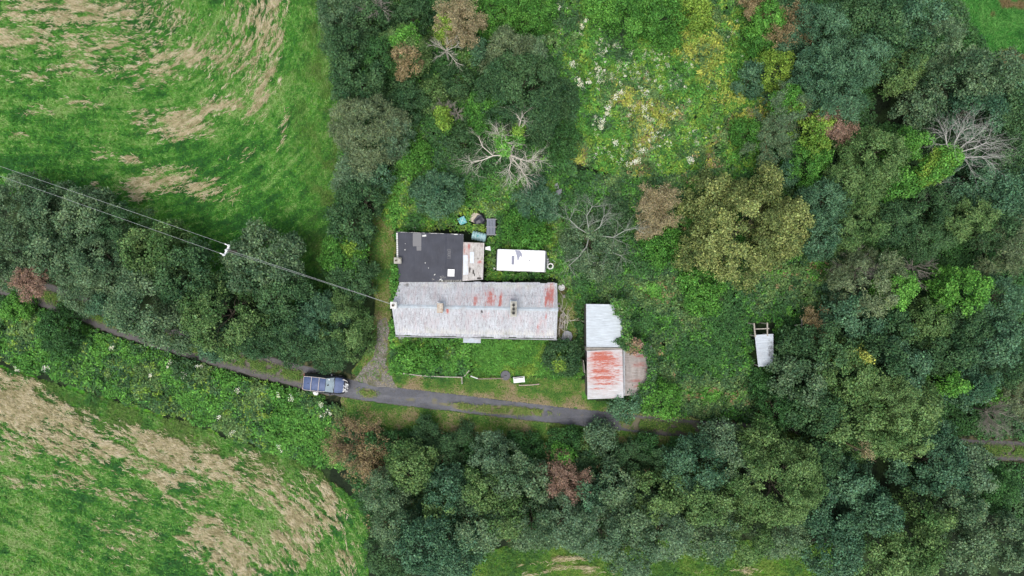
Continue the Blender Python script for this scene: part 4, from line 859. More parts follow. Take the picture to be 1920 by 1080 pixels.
for s_ in (-1, 1):
    MB().box((.0, s_*(Wc/2+.008), 1.02), (Lc*.96, .03, .05)).build('trim_strip', M_rub, cv)
    for x_, w_ in ((-1.45, 1.25), (.35, 1.0)) + (((1.6, .9),) if s_ > 0 else ()):
        MB().box((x_, s_*(Wc/2+.004), 1.62), (w_, .03, .52)).build('window', M_glass, cv, bevel=.01)
MB().box((1.45, -(Wc/2+.004), 1.35), (.62, .03, 1.6)).build('door', M_whitedirty, cv, bevel=.01)
MB().box((Lc/2-.03, 0, 1.72), (.10, 1.5, .5), 0).build('front_window', M_glass, cv, bevel=.02)
MB().box((-Lc/2+.0, 0, 1.72), (.08, 1.4, .5), 0).build('rear_window', M_glass, cv, bevel=.02)
MB().box((-.86, -.02, z1+.03), (.26, .86, .06)).build('roof_hatch', simple('faded_hatch', (.20, .21, .27), .5, .15), cv, bevel=.015)
MB().lathe((.75, -.0, z1-.01), [(.07, 0), (.07, .06), (.03, .08)], 12).build('roof_vent', M_rub, cv)
MB().lathe((.20, .80, z1-.01), [(.05, 0), (.05, .05), (.03, .06)], 12).build('roof_vent', M_rub, cv)
# dirt patch where the old solar panel peeled off
g = MB(); pl_ = [(-.70, .98), (-.20, .95), (-.02, .70), (.04, .42), (-.05, .28), (-.12, .46), (-.22, .30), (-.30, .02), (-.42, -.02), (-.45, .22), (-.52, .50), (-.62, .8)]
g.V = [Vector((x_, y_, z1+.004)) for x_, y_ in pl_]+[Vector((x_, y_, z1-.02)) for x_, y_ in pl_]; n = len(pl_); g.F = [list(range(n)), list(range(n, 2*n))[::-1]]+[[i, i+n, (i+1) % n+n, (i+1) % n] for i in range(n)]
g.build('grey_patch', simple('grey_weathered_patch', (.28, .29, .36), .7, .3, 9, stretch=(1, 3, 1)), cv)
for s_ in (-1, 1):
    g = MB(); g.bar((Lc/2-.1, s_*.62, .5), (Lc/2+1.05, 0, .48), .07); g.build('drawbar', M_rub, cv)
    g = MB(); g.lathe((-.3, s_*(Wc/2-.10), .33), [(.30, -.09), (.33, -.06), (.33, .06), (.30, .09)], 20, 'y'); wh = g.build('wheel', M_tyre, cv, smooth=True)
    g = MB(); g.lathe((-.3, s_*(Wc/2-.00), .33), [(.20, -.02), (.17, .01)], 16, 'y'); r_ = g.build('rim', M_whitedirty, cv); r_.parent = wh
g = MB(); g.lathe((Lc/2+.46, -.42, .62), [(.30, 0), (.32, .22), (.32, .30), (.21, .30), (.20, .06), (.14, .05)], 20); g.build('spare_wheel', M_whitedirty, cv, smooth=True)
g = MB(); g.lathe((Lc/2+.46, -.42, .66), [(.19, 0), (.19, .02), (.07, .10)], 16); g.build('wheel_hub', M_dark, cv)
g = MB(); g.lathe((Lc/2+.18, .05, .5), [(.15, 0), (.16, .4), (.12, .5), (.06, .55)], 14); g.build('gas_bottle', M_rub, cv, smooth=True)
g = MB(); g.bar((Lc/2+.15, .28, .95), (Lc/2+.15, -.65, .95), .04); g.bar((Lc/2+.02, .28, .95), (Lc/2+.3, .28, .95), .05); g.build('grab_rail', M_white, cv)

# ------------------------------------------------------------ the car
M_paint = simple('blue_black_paint', (.010, .012, .022), .3, .08, 1.5, bmp=0, spec=.3)
M_proof = simple('skylit_paint', (.075, .11, .22), .5, .15, 3, bmp=0, spec=.35)  # roof and bonnet: the body paint again, lightened as if lit by the sky
M_screen = simple('windscreen_glass', (.30, .38, .42), .08, .15, 2, bmp=0, spec=.8)  # pale blue base colour stands in for sky reflected in the glass
M_alloy = simple('alloy', (.62, .60, .58), .4, .1, metal=.3); M_rack = simple('rack_metal', (.48, .44, .42), .5, .1)
q0 = P(614, 717.5, 0); car = thing('car', (q0.x, q0.y, 0), 'dark blue estate car with roof bars and a smashed front standing on the lane', 'car', rz=-.105)
def loft(name, st, mat, parent, k=None, cap=True):
    """st: list of closed rings (same count)"""
    g = MB(); n = len(st[0])
    for ring in st: g.V += [Vector(v) for v in ring]
    for i in range(len(st)-1):
        for j in range(n): g.F.append([i*n+j, i*n+(j+1) % n, (i+1)*n+(j+1) % n, (i+1)*n+j])
    if cap: g.F.append(list(range(n))[::-1]); g.F.append([(len(st)-1)*n+j for j in range(n)])
    return g.build(name, mat, parent, smooth=True)
def ring(x, w_, z0_, zt_, sh=.12):                          # body section, w_=half width, shoulder rounding sh
    return [(x, -w_*.86, z0_), (x, -w_*.98, z0_+.12), (x, -w_, z0_+.32), (x, -w_*.985, zt_-sh*1.3), (x, -w_*.93, zt_-sh*.35), (x, -w_*.80, zt_), (x, -w_*.4, zt_+.02), (x, 0, zt_+.03),
            (x, w_*.4, zt_+.02), (x, w_*.80, zt_), (x, w_*.93, zt_-sh*.35), (x, w_*.985, zt_-sh*1.3), (x, w_, z0_+.32), (x, w_*.98, z0_+.12), (x, w_*.86, z0_)]
loft('body', [ring(-2.27, .62, .45, .82), ring(-2.20, .80, .36, .93), ring(-1.95, .90, .28, 1.0), ring(-1.2, .93, .26, 1.02), ring(0, .935, .25, 1.01), ring(.75, .93, .26, .99), ring(1.3, .91, .28, .95), ring(1.75, .86, .32, .88), ring(1.98, .76, .38, .80), ring(2.06, .62, .42, .66)], M_paint, car)
def gring(x, wb, zb_, wt, zt_): return [(x, -wb, zb_), (x, -wt, zt_-.07), (x, -wt*.88, zt_), (x, 0, zt_+.02), (x, wt*.88, zt_), (x, wt, zt_-.07), (x, wb, zb_)]
g_ = loft('cabin_glass', [gring(-2.12, .78, .98, .66, 1.10), gring(-1.92, .84, .98, .70, 1.46), gring(-1.2, .86, .98, .72, 1.56), gring(-.2, .86, .98, .72, 1.57), gring(.28, .85, .98, .69, 1.50), gring(.95, .82, .95, .78, 1.03)], M_glass, car)
# roof panel following the glass
def rr_(x, w_, z_): return [(x, -w_, z_-.05), (x, -w_*.86, z_+.02), (x, 0, z_+.045), (x, w_*.86, z_+.02), (x, w_, z_-.05), (x, w_*.8, z_-.08), (x, -w_*.8, z_-.08)]
loft('roof', [rr_(-2.02, .60, 1.44), rr_(-1.9, .66, 1.50), rr_(-1.2, .69, 1.575), rr_(-.3, .69, 1.585), rr_(.20, .66, 1.54)], M_proof, car)
g = MB(); g.V = [Vector(v) for v in ((.22, -.66, 1.545), (.22, .66, 1.545), (.90, .74, 1.075), (.97, 0, 1.075), (.90, -.74, 1.075), (.26, 0, 1.575))]; g.V += [v-Vector((0, 0, .03)) for v in g.V[:6]]
g.F = [[0, 5, 3, 4], [5, 1, 2, 3], [6, 10, 9, 11], [11, 9, 8, 7], [0, 4, 10, 6], [4, 3, 9, 10], [3, 2, 8, 9], [2, 1, 7, 8], [1, 5, 11, 7], [5, 0, 6, 11]]
ws = g.build('windscreen', M_screen, car)
g = MB(); g.bar((.93, -.55, 1.09), (.80, .1, 1.16), .03); g.bar((.80, .25, 1.16), (.93, .62, 1.09), .03); wp = g.build('wiper', M_tyre, car); 
MB().bar((.40, -.05, 1.50), (.50, .05, 1.42), .12, .04).build('rear_view_mirror', M_tyre, car)
g = MB(); g.box((.50, .55, 1.41), (.12, .12, .02)); g.build('paper_sticker', M_white, car)
def bring(x, w_, z_): return [(x, -w_, z_-.05), (x, -w_*.9, z_+.005), (x, -w_*.4, z_+.03), (x, w_*.4, z_+.03), (x, w_*.9, z_+.005), (x, w_, z_-.05), (x, w_*.8, z_-.12), (x, -w_*.8, z_-.12)]
loft('bonnet', [bring(1.00, .74, 1.04), bring(1.3, .76, 1.03), bring(1.62, .72, .98), bring(1.86, .60, .93)], M_proof, car)
for s_ in (-1, 1):
    g = MB(); g.tube([(-1.98, s_*.62, 1.53), (-1.85, s_*.66, 1.62), (-1.2, s_*.68, 1.66), (-.3, s_*.68, 1.66), (.10, s_*.66, 1.62), (.2, s_*.63, 1.56)], .032, 8); g.build('roof_rail', M_rack, car, smooth=True)
    g = MB(); g.box((.62, s_*1.0, 1.06), (.16, .20, .14), s_*.2); mi = g.build('wing_mirror', M_paint, car, bevel=.03)
    for x_ in (-1.35, 1.30):
        g = MB(); g.lathe((x_, s_*.83, .33), [(.25, -.10), (.32, -.09), (.335, 0), (.32, .09), (.25, .10)], 22, 'y'); wh = g.build('wheel', M_tyre, car, smooth=True)
        g = MB(); g.lathe((x_, s_*.925, .33), [(.22, -.01), (.19, .012), (.05, .02)], 16, 'y'); rm = g.build('rim', M_alloy, car); rm.parent = wh
    g = MB(); g.bar((-2.0, s_*.86, .86), (1.5, s_*.90, .84), .012, .02); g.build('door_line', M_tyre, car)
    g = MB(); g.box((-2.16, s_*.68, .84), (.10, .22, .20)); g.build('tail_light', simple('red_lens', (.30, .02, .02), .3, .1), car, bevel=.02)
g = MB(); g.bar((-1.98, -.66, 1.56), (-1.98, .66, 1.56), .035); g.build('roof_rail', M_rack, car)
for x_ in (-1.18, -.42):
    g = MB(); g.box((x_, 0, 1.70), (.055, 1.42, .035)); g.build('roof_bar', M_rack, car, bevel=.01)
MB().lathe((-1.5, 0, 1.575), [(.05, 0), (.03, .08), (.008, .14)], 8).build('aerial', M_tyre, car)
# the smashed nose: torn bumper, loose headlamps, buckled wing, bare radiator
M_wreck = simple('torn_plastic', (.40, .41, .42), .5, .5, 9); M_chrome = simple('lamp_reflector', (.72, .74, .76), .25, .15, 6, metal=.3)
g = MB(); g.lathe((1.98, .12, .72), [(.19, 0), (.20, .10), (.16, .13), (.12, .05)], 14); g.build('headlight', M_chrome, car, smooth=True)
g = MB(); g.lathe((2.15, .14, .62), [(.15, 0), (.17, .12), (.13, .16), (.06, .08)], 14, M=Matrix.Rotation(.1, 4, 'X')); g.build('headlight', M_chrome, car, smooth=True)
g = MB()
rs = random.Random(5)
for _ in range(30):
    x_ = 1.80+rs.random()*.48; y_ = rs.uniform(-.62, .22); g.box((x_, y_, .55+rs.random()*.38), (rs.uniform(.05, .20), rs.uniform(.04, .16), rs.uniform(.02, .10)), rs.uniform(0, 3))
g.build('crumpled_bumper', M_wreck, car)
for _ in range(16):
    x_ = 1.80+rs.random()*.46; y_ = rs.uniform(-.62, .22); MB().box((x_, y_, .66+rs.random()*.33), (rs.uniform(.06, .16), rs.uniform(.03, .10), .03), rs.uniform(0, 3)).build('broken_lamp_shard', M_white, car)
g = MB(); g.box((1.82, -.1, .62), (.10, 1.0, .40)); g.build('radiator', M_dark, car)
g = MB(); g.tube([(1.72, .60, .93), (1.92, .58, .88), (2.10, .50, .78), (2.18, .34, .66)], [.07, .06, .05, .03], 6); g.build('buckled_wing', M_alloy, car, smooth=True)

# ------------------------------------------------------------ smaller things
sx = P(592.5, 736, .25); g = MB(); g.lathe((0, 0, 0), [(.18, 0), (.28, .10), (.30, .28), (.24, .42), (.10, .48), (.08, .54), (.05, .54)], 18); o = thing('plastic_drum', (sx.x, sx.y, relief(np.array(sx.x), np.array(sx.y))*1.), 'rounded white plastic drum on the verge beside the parked car', 'drum', rz=.3)
g.build('shell', M_white, o, smooth=True); MB().lathe((.13, .05, .42), [(.05, 0), (.05, .05)], 10).build('cap', M_dark, o); MB().lathe((-.12, -.1, .42), [(.035, 0), (.035, .03)], 10).build('bung', M_dark, o)
M_teal = simple('teal_plastic', (.38, .58, .60), .5, .12, 3, stain=(.50, .64, .65)); M_teal2 = simple('turquoise_plastic', (.12, .42, .45), .5, .2, 4)
q = P(898, 443.5, .42); tk = thing('water_tank', (q.x, q.y, 0), 'pale teal ribbed tank lying on its side behind the lean-to roof', 'tank', rz=-.22)
prof = [(.30, -.72)]
for i in range(5):
    x_ = -.68+i*.28; prof += [(.44, x_), (.46, x_+.08), (.46, x_+.16), (.40, x_+.20), (.40, x_+.24)]
prof += [(.44, .70), (.30, .74)]
MB().lathe((0, 0, .45), prof, 24, 'x').build('shell', M_teal, tk, smooth=True)
MB().lathe((-.1, 0, .88), [(.10, 0), (.10, .06), (.06, .07)], 12).build('cap', M_teal2, tk)
q = P(866.5, 413.5, .6); bx = thing('plastic_crate', (q.x, q.y, 0), 'turquoise plastic box with a folded top in the weeds behind the cottage', 'box', rz=.42)
g = MB(); g.poly([(-.38, -.36, .55), (.38, -.36, .55), (.36, .38, .55), (-.38, .36, .55)], 0); g.build('body', M_teal2, bx, bevel=.03)
g = MB(); g.bar((-.34, -.32, .57), (.33, .34, .60), .06, .05); g.bar((-.34, .32, .57), (.33, -.33, .60), .06, .05); g.build('folded_flap', M_teal, bx)
q = P(892, 409, 0); bd = thing('board', (q.x, q.y, 0), 'stained pale board lying flat, half under a dark tarpaulin', 'board', rz=-.38)
g = MB(); g.box((0, 0, .35), (.98, 1.0, .06)); g.box((-.3, 0, .16), (.1, .8, .32)); g.box((.3, 0, .16), (.1, .8, .32)); g.build('sheet', simple('stained_board', (.50, .44, .35), .8, .3, 3, stain=(.2, .18, .1)), bd)
bd2 = None
NU = 24; g = MB(); qx_ = P(898, 412, .5)
for i in range(NU+1):
    for j in range(NU+1):
        u, v = i/NU, j/NU; x_ = (u-.5)*1.25; y_ = (v-.5)*1.15*(.35+.65*(1-abs(u-.62)*1.2)); edge = max(abs(u-.5), abs(v-.5))*2
        z_ = .42+.16*float(vn(np.array(u*4.), np.array(v*4.), 5))+.10*(1-edge)-.38*max(0, edge-.72)/.28
        g.V.append(Vector((x_, y_, z_)))
for i in range(NU):
    for j in range(NU): a_ = i*(NU+1)+j; g.F.append([a_, a_+NU+1, a_+NU+2, a_+1])
o = g.build('tarpaulin', simple('black_tarpaulin', (.045, .045, .06), .45, .2, 3), None, smooth=True); o.location = (qx_.x, qx_.y, 0); o.rotation_euler = (0, 0, .6)
tag(o, 'crumpled dark tarpaulin draped over the stained pale board', 'tarpaulin')
q = P(921, 426.5, 0); pl = thing('slatted_panel', (q.x, q.y, 0), 'blue grey slatted panel on a low frame between the tarpaulin and the caravan', 'panel', rz=-.02)
for i in range(6): MB().box((-.37+i*.148, 0, .62), (.115, 1.66, .035)).build('slat', simple('blue_grey_slat', (.19, .21, .26), .6, .2, 5, stretch=(8, 1, 1)) if i == 0 else bpy.data.materials['blue_grey_slat'], pl)
for y_ in (-.78, 0, .78): MB().box((.03, y_, .56), (1.02, .09, .08)).build('crossbar', M_wood, pl)
for x_ in (-.35, .38):
    for y_ in (-.7, .7): MB().box((x_, y_, .26), (.08, .08, .54)).build('leg', M_wood, pl)
def slab(name, px, py, z, sx_, sy_, h_, rz, mat, label, cat, holes=False):
    q = P(px, py, z); o = MB().box((0, 0, 0), (sx_, sy_, h_)).build(name, mat, None, bevel=min(h_*.3, .02)); o.location = (q.x, q.y, z); o.rotation_euler = (0, 0, rz); return tag(o, label, cat)
slab('paving_slab', 777.5, 423.3, .30, .34, .50, .3, -.15, M_whitedirty, 'small upright pale block in the grass above the black flat roof', 'block')
q = P(916, 467.5, 0); o = thing('tin_sheet', (q.x, q.y, 0), 'bent white tin sheet sticking out past the lean-to corner', 'sheet', rz=-.05)
g = MB(); g.V = [Vector(v) for v in ((-.25, -.15, 1.9), (.22, -.20, 1.85), (.30, -.26, 1.8), (.20, .22, 1.85), (-.25, .10, 1.9))]; g.V += [v-Vector((0, 0, .03)) for v in g.V]; g.F = [[0, 1, 2, 3, 4], [9, 8, 7, 6, 5]]+[[i, i+5, (i+1) % 5+5, (i+1) % 5] for i in range(5)]; g.build('sheet', M_white, o)
MB().box((-.1, -.02, .95), (.06, .06, 1.9)).build('post', M_wood, o)
q = P(1053, 539, .4); o = thing('dish', (q.x, q.y, 0), 'round white dish on the ground at the right end of the cottage roof', 'dish')
MB().lathe((0, 0, .1), [(.12, 0), (.30, .22), (.33, .26), (.30, .26), (.15, .06)], 22).build('bowl', M_whitedirty, o, smooth=True)
g = MB()
for k_ in range(3): g.bar((.3*math.cos(k_*2.1), .3*math.sin(k_*2.1), .34), (0, 0, .55), .025)
g.build('feed_arm', M_whitedirty, o)
# rubble, dead branches and slab beside the right gable
for i, (x_, y_, s_) in enumerate(((1050, 578, .16), (1056, 590, .22), (1048, 570, .14), (1060, 604, .2), (1053, 612, .26), (1058, 555, .2), (1050, 600, .2))):
    g = MB(); g.lathe((0, 0, 0), [(s_*.7, -.05), (s_, s_*.4), (s_*.7, s_*.9)], 7); o = g.build('rubble_stone', simple('rubble', (.30, .28, .26), .9, .4, 5) if i == 0 else bpy.data.materials['rubble']); q = P(x_, y_, 0); o.location = q; o.rotation_euler = (random.uniform(-.4, .4), .3, i)
    tag(o, 'grey stone in the rubble beside the right gable of the cottage', 'stone', 'rubble stones by the right gable')
S = []; rs = random.Random(44)
for _ in range(26):
    a_ = P(rs.uniform(1047, 1064), rs.uniform(578, 628), rs.uniform(.1, .4)); d_ = Vector((rs.gauss(.3, .5), rs.gauss(-.2, .8), rs.gauss(0, .15))).normalized(); grow(S, a_, d_, rs.uniform(.5, 1.3), .035, 1, rs, 2, 1, .6, 0, .6, .12)
S = np.array(S); cen = S[:, :3].mean(0); S[:, :3] -= cen; S[:, 3:6] -= cen
o = segs_mesh('dead_branches', S, M_dead); o.location = Vector(cen); tag(o, 'heap of bleached dead branches against the right gable of the cottage', 'branches', kind='stuff')
q = P(1063, 631, 0); g = MB(); n = 9; g.poly([(.55*math.cos(t*2*math.pi/n)*(1+.2*math.sin(t*3)), .62*math.sin(t*2*math.pi/n), .32) for t in range(n)], -.1); o = g.build('stone_slab', simple('grey_slab', (.27, .28, .30), .8, .25, 5), bevel=.02); o.location = q; tag(o, 'rounded grey slab on the ground off the bottom right corner of the cottage', 'slab')
for i, (x_, y_, s_, lab) in enumerate(((1044, 348, .34, 'upper grey boulder among weeds below the dead ivy tree'), (1049, 362, .42, 'middle grey boulder among weeds right of the leafy garden bush'), (1047, 376, .30, 'lower grey boulder among weeds right of the leafy garden bush'))):
    g = MB(); g.lathe((0, 0, 0), [(s_*.8, -.05), (s_, s_*.5), (s_*.75, s_*1.2), (s_*.3, s_*1.5)], 9); o = g.build('boulder', simple('boulder', (.30, .31, .33), .85, .3, 4) if i == 0 else bpy.data.materials['boulder'], smooth=True); o.location = P(x_, y_, 0); o.rotation_euler = (.2, .1, i*2.); o.scale = (1, 1.3, 1); tag(o, lab, 'boulder')
# litter near the caravan
for i, (x_, y_, s_, mt, lab) in enumerate(((925.5, 505, .22, M_whitedirty, 'crumpled white scrap by the left rear corner of the caravan'), (931, 511, .2, M_lead, 'pale blue scrap below the left end of the caravan'), (945, 516, .24, M_whitedirty, 'white wire hoop in the weeds below the caravan'), (1040, 496, .18, simple('pink_plastic', (.4, .18, .2), .6, .2), 'pinkish plastic scrap right of the caravan hitch'), (1052, 500, .16, M_whitedirty, 'broken white scrap on bare soil right of the caravan'))):
    q = P(x_, y_, .25); rs = random.Random(i); g = MB()
    if i == 2: g.tube([(s_*math.cos(t*.7), s_*math.sin(t*.7), .25) for t in range(10)], .03, 6)
    else:
        for _ in range(5): g.box((rs.uniform(-.5, .5)*s_, rs.uniform(-.5, .5)*s_, .12+rs.random()*.2), (s_*.9, s_*.5, .04), rs.uniform(0, 3))
    o = g.build('scrap', mt); o.location = (q.x, q.y, 0); tag(o, lab, 'scrap')
# front garden fence, bench, lid
def fence(pts, z_, label, posts, mat=M_wood, w_=.09):
    a_ = P(*pts[0], 0); o = thing('garden_fence', (a_.x, a_.y, 0), label, 'fence')
    for p_, q_ in zip(pts, pts[1:]): g = WMB(); g.bar(P(*p_, z_), P(*q_, z_*.97), w_, .10); g.build('rail', mat, o)
    for p_ in posts: b_ = P(*p_, z_); g = WMB(); g.bar((b_.x, b_.y, -.2), (b_.x, b_.y, z_+.06), .11); g.build('post', mat, o)
    return o
fence([(757, 700.5), (790, 704.5), (830, 706.5), (866, 707.5)], .95, 'longest stretch of grey rail fence, left of the garden path', [(757, 700.5), (790, 704.5), (830, 706.5), (866, 707.5)])
fence([(866, 708), (866.3, 719)], .9, 'short fence piece reaching down toward the lane', [(866.3, 719)])
fence([(870, 706), (879, 695.5)], .9, 'short slanting gate rail left of the garden path', [(879, 695.5)])
fence([(883.5, 705.5), (896, 710)], .75, 'short pale rail right of the garden path', [(883.5, 705.5)], M_whitedirty)
fence([(897, 710.5), (920, 710), (944, 709.5)], .75, 'brown rail fence ending at the round dark lid', [(897, 710.5), (920, 710)], simple('brown_rail', (.22, .18, .14), .9, .3, 6))
fence([(974, 722.5), (992, 722), (1010, 720.5)], .5, 'weathered low rail below the white bench', [(974, 722.5), (1010, 720.5)], simple('pinkish_rail', (.36, .29, .24), .9, .3, 6))
q = P(948, 703, 0); o = thing('tank_lid', (q.x, q.y, 0), 'round dark grey lid beside the white bench', 'lid'); g = MB(); g.lathe((0, 0, .02), [(.46, 0), (.50, .35), (.47, .42), (.2, .45), (.05, .455)], 28); g.build('lid', simple('dark_grey_lid', (.12, .12, .13), .8, .2, 5), o, smooth=True); MB().box((0, 0, .49), (.26, .06, .05)).build('handle', M_dark, o)
q = P(973, 709.5, 0); bn = thing('bench', (q.x, q.y, 0), 'white painted garden bench facing the lane', 'bench', rz=.10)
for y_ in (-.30, -.19, -.08, .03): MB().box((0, y_, .46), (1.12, .104, .035)).build('seat_slat', M_white, bn)
for z_ in (.56, .68, .80): MB().box((0, .20+(z_-.5)*.12, z_), (1.16, .035, .10)).build('backrest_slat', M_white, bn)
for x_ in (-.52, .52):
    MB().box((x_, -.30, .22), (.07, .07, .46)).build('leg', M_white, bn); MB().box((x_, .20, .42), (.07, .07, .86)).build('leg', M_white, bn); MB().box((x_, -.06, .64), (.08, .56, .05)).build('armrest', M_white, bn)

# ------------------------------------------------------------ power line
zt_ = 9.6; ca, cb = P(429.5, 460.5, zt_), P(420.5, 478, zt_); pm = ca.lerp(cb, .5)
M_pale = simple('pale_insulated_metal', (.78, .80, .80), .5, .08); M_wire = simple('wire', (.36, .38, .38), .5, .05, bmp=0); M_pole = simple('pole_wood', (.16, .13, .10), .9, .3, 5)
po = thing('utility_pole', (pm.x, pm.y, 0), 'wooden power pole with a pale crossarm standing among the lane trees', 'pole')
g = WMB(); g.tube([(pm.x, pm.y, -.3), (pm.x, pm.y, zt_-.12)], [.16, .11], 10); g.build('pole', M_pole, po)
g = WMB(); g.bar(ca+Vector((0, 0, -.05)), cb+Vector((0, 0, -.05)), .13, .12); g.build('crossarm', M_pale, po)
for q in (ca, cb, pm):
    g = WMB(); g.lathe((q.x, q.y, zt_+.01), [(.05, 0), (.11, .05), (.06, .10), (.11, .15), (.06, .20), (.04, .26)], 10); g.build('insulator', M_white, po, smooth=True)
for q, s_ in ((ca, .30), (cb, .30)):
    g = WMB(); d_ = Vector((-.42, .17, 0)); g.bar(q+Vector((0, 0, .02)), q+d_*.9, .07); g.build('bracket', M_pale, po)
    g = WMB(); g.bar(q+Vector((0, 0, -.02)), pm+Vector((.05, -.02, -.6)), .04); g.build('brace', M_pale, po)
def wire(a_, b_, sag, label, r_=.012, nm='power_cable'):
    g = MB(); mid = (a_+b_)/2; pts = [a_.lerp(b_, t/24)-Vector((0, 0, sag*4*(t/24)*(1-t/24)))-a_ for t in range(25)]; g.tube(pts, r_, 6)
    o = g.build(nm, M_wire, smooth=True); o.location = a_; return tag(o, label, 'cable')
zl = 9.6
wire(ca+Vector((-.4, .16, 0)), P(-560, 121, zl), .7, 'upper of the two power cables running to the left edge')
wire(cb+Vector((-.4, .16, 0)), P(-560, 137, zl), .7, 'lower of the two power cables running to the left edge')
he = P(731, 569, 4.35)
wire(pm+Vector((.05, .06, .1)), he, .35, 'thin cable strung from the crossarm to the left gable', .013)
wire(pm+Vector((.05, -.12, -.1)), he+Vector((0, -.03, -.03)), .33, 'second cable dropping from below the crossarm to the left gable', .011)

# ------------------------------------------------------------ trees and shrubs: px, py, radius px, height m, habit, palette, label
G1 = 'trees between the lane and the upper left field'
for a_ in (
 (20, 385, 62, 7.5, 'fine', 'grey', 'grey green tree at the left edge just below the power cables'),
 (95, 395, 58, 7.0, 'fine', 'grey', 'grey green tree crossed by the lower cable near the left edge'),
 (160, 410, 60, 7.2, 'broad', 'grey', 'dense grey green tree below the cables, third along from the left edge'),
 (222, 428, 48, 7, 'fine', 'dark', 'small dark crown below the cables, on the field side of the big yellowish one'),
 (20, 470, 58, 7.5, 'fine', 'grey', 'grey green tree at the left edge above the red brown shrub'),
 (100, 470, 56, 7.5, 'broad', 'grey', 'grey green tree directly above the red brown shrub'),
 (180, 490, 60, 8, 'fine', 'grey', 'grey green tree right of the red brown shrub'),
 (10, 508, 38, 5, 'willow', 'grey', 'silvery grey shrub hanging over the lane at the left edge'),
 (150, 540, 44, 6, 'willow', 'grey', 'silvery grey tree leaning over the lane right of the red brown shrub'),
 (200, 570, 36, 5, 'willow', 'teal', 'blue green low tree leaning over the lane left of the biggest crown')):
    tree(*a_, group=G1)
for a_ in (
 (285, 480, 62, 8.6, 'broad', 'olive', 'yellowish green crown top of the large tree left of the power pole'),
 (270, 560, 76, 9.5, 'broad', 'grey', 'large green tree over the lane, left of centre of the lane row'),
 (350, 520, 68, 9.0, 'broad', 'dark', 'dark green tree just left of the power pole'),
 (325, 606, 62, 7, 'fine', 'grey', 'grey green tree spreading down over the lane below the biggest crowns'),
 (410, 590, 74, 9, 'broad', 'olive', 'green tree straight below the power pole'),
 (398, 636, 42, 5.0, 'fine', 'teal', 'low blue green tree beside the lane where the two tracks appear'),
 (490, 490, 68, 8.0, 'broad', 'grey', 'round grey green tree right of the power pole, cable passing over it'),
 (520, 555, 60, 7.0, 'broad', 'dark', 'dark tree under the house cable, below the round grey green one'),
 (475, 632, 48, 6, 'fine', 'dark', 'dark tree above the grassy middle of the lane left of the car'),
 (540, 628, 52, 6, 'fine', 'dark', 'dark fine leaved tree up and left of the car'),
 (590, 600, 48, 5.0, 'willow', 'teal', 'blue green shrub below the house cable left of the drive'),
 (640, 605, 50, 5, 'willow', 'olive', 'yellowish feathery shrub beside the cottage drive'),
 (617, 652, 46, 4.2, 'willow', 'dark', 'dark shrub directly above the parked car'),
 (664, 645, 33, 3.6, 'willow', 'olive', 'small olive shrub at the mouth of the gravel drive')):
    tree(*a_, group=G1)
twiggy(70, 527, 30, 6.0, 'red', 'red brown dying shrub among grey green trees at the far left')
tree(108, 622, 46, 2.6, 'fine', 'deep', 'dark rounded bush in the bright weeds below the lane', cat='bush')
tree(28, 575, 26, 1.8, 'fine', 'green', 'green bush at the left edge just below the lane', cat='bush')
tree(345, 690, 20, 1.2, 'fine', 'dark', 'small dark bush on the lower lane verge under the tree row', cat='bush')
G2 = 'trees of the hedge beside the upper left field'
for a_ in (
 (640, 15, 46, 6.5, 'fine', 'grey', 'dark grey green tree at the top of the hedge'),
 (645, 85, 46, 7, 'fine', 'dark', 'dark tree second down in the hedge from the top edge'),
 (668, 150, 52, 7, 'broad', 'dark', 'dark tree third down in the hedge, above the olive willow'),
 (715, 105, 44, 5.5, 'fine', 'deep', 'very dark tree left of the yellowish dying tree near the top'),
 (690, 30, 40, 5, 'broad', 'dark', 'dark crown with bare twigs beside it near the top edge'),
 (760, 190, 44, 4, 'fine', 'dark', 'low dark tree between the olive willow and the pale dead shrub'),
 (735, 255, 36, 6.5, 'willow', 'silver', 'blue grey willow touching the right side of the olive willow'),
 (660, 325, 38, 5, 'willow', 'silver', 'pale grey willow directly below the olive willow'),
 (700, 325, 36, 4, 'fine', 'teal', 'small blue green tree right of the pale grey willow'),
 (672, 372, 42, 5, 'fine', 'dark', 'dark tree below the pale grey willow in the hedge'),
 (655, 425, 46, 4.5, 'broad', 'dark', 'dark tree in the hedge up and left of the black flat roof'),
 (640, 480, 42, 3.6, 'fine', 'green', 'green bush with a lime top in the hedge left of the black flat roof'),
 (660, 520, 44, 3.6, 'fine', 'dark', 'dark bush in the hedge left of the cottage ridge')):
    tree(*a_, group=G2)
tree(690, 240, 72, 8, 'willow', 'willow', 'large rounded olive grey willow in the hedge', group=G2, dens=1.2)
tree(654, 470, 16, 4.0, 'ivy', 'lime', 'lime green tuft on top of the hedge left of the black flat roof', cat='bush')
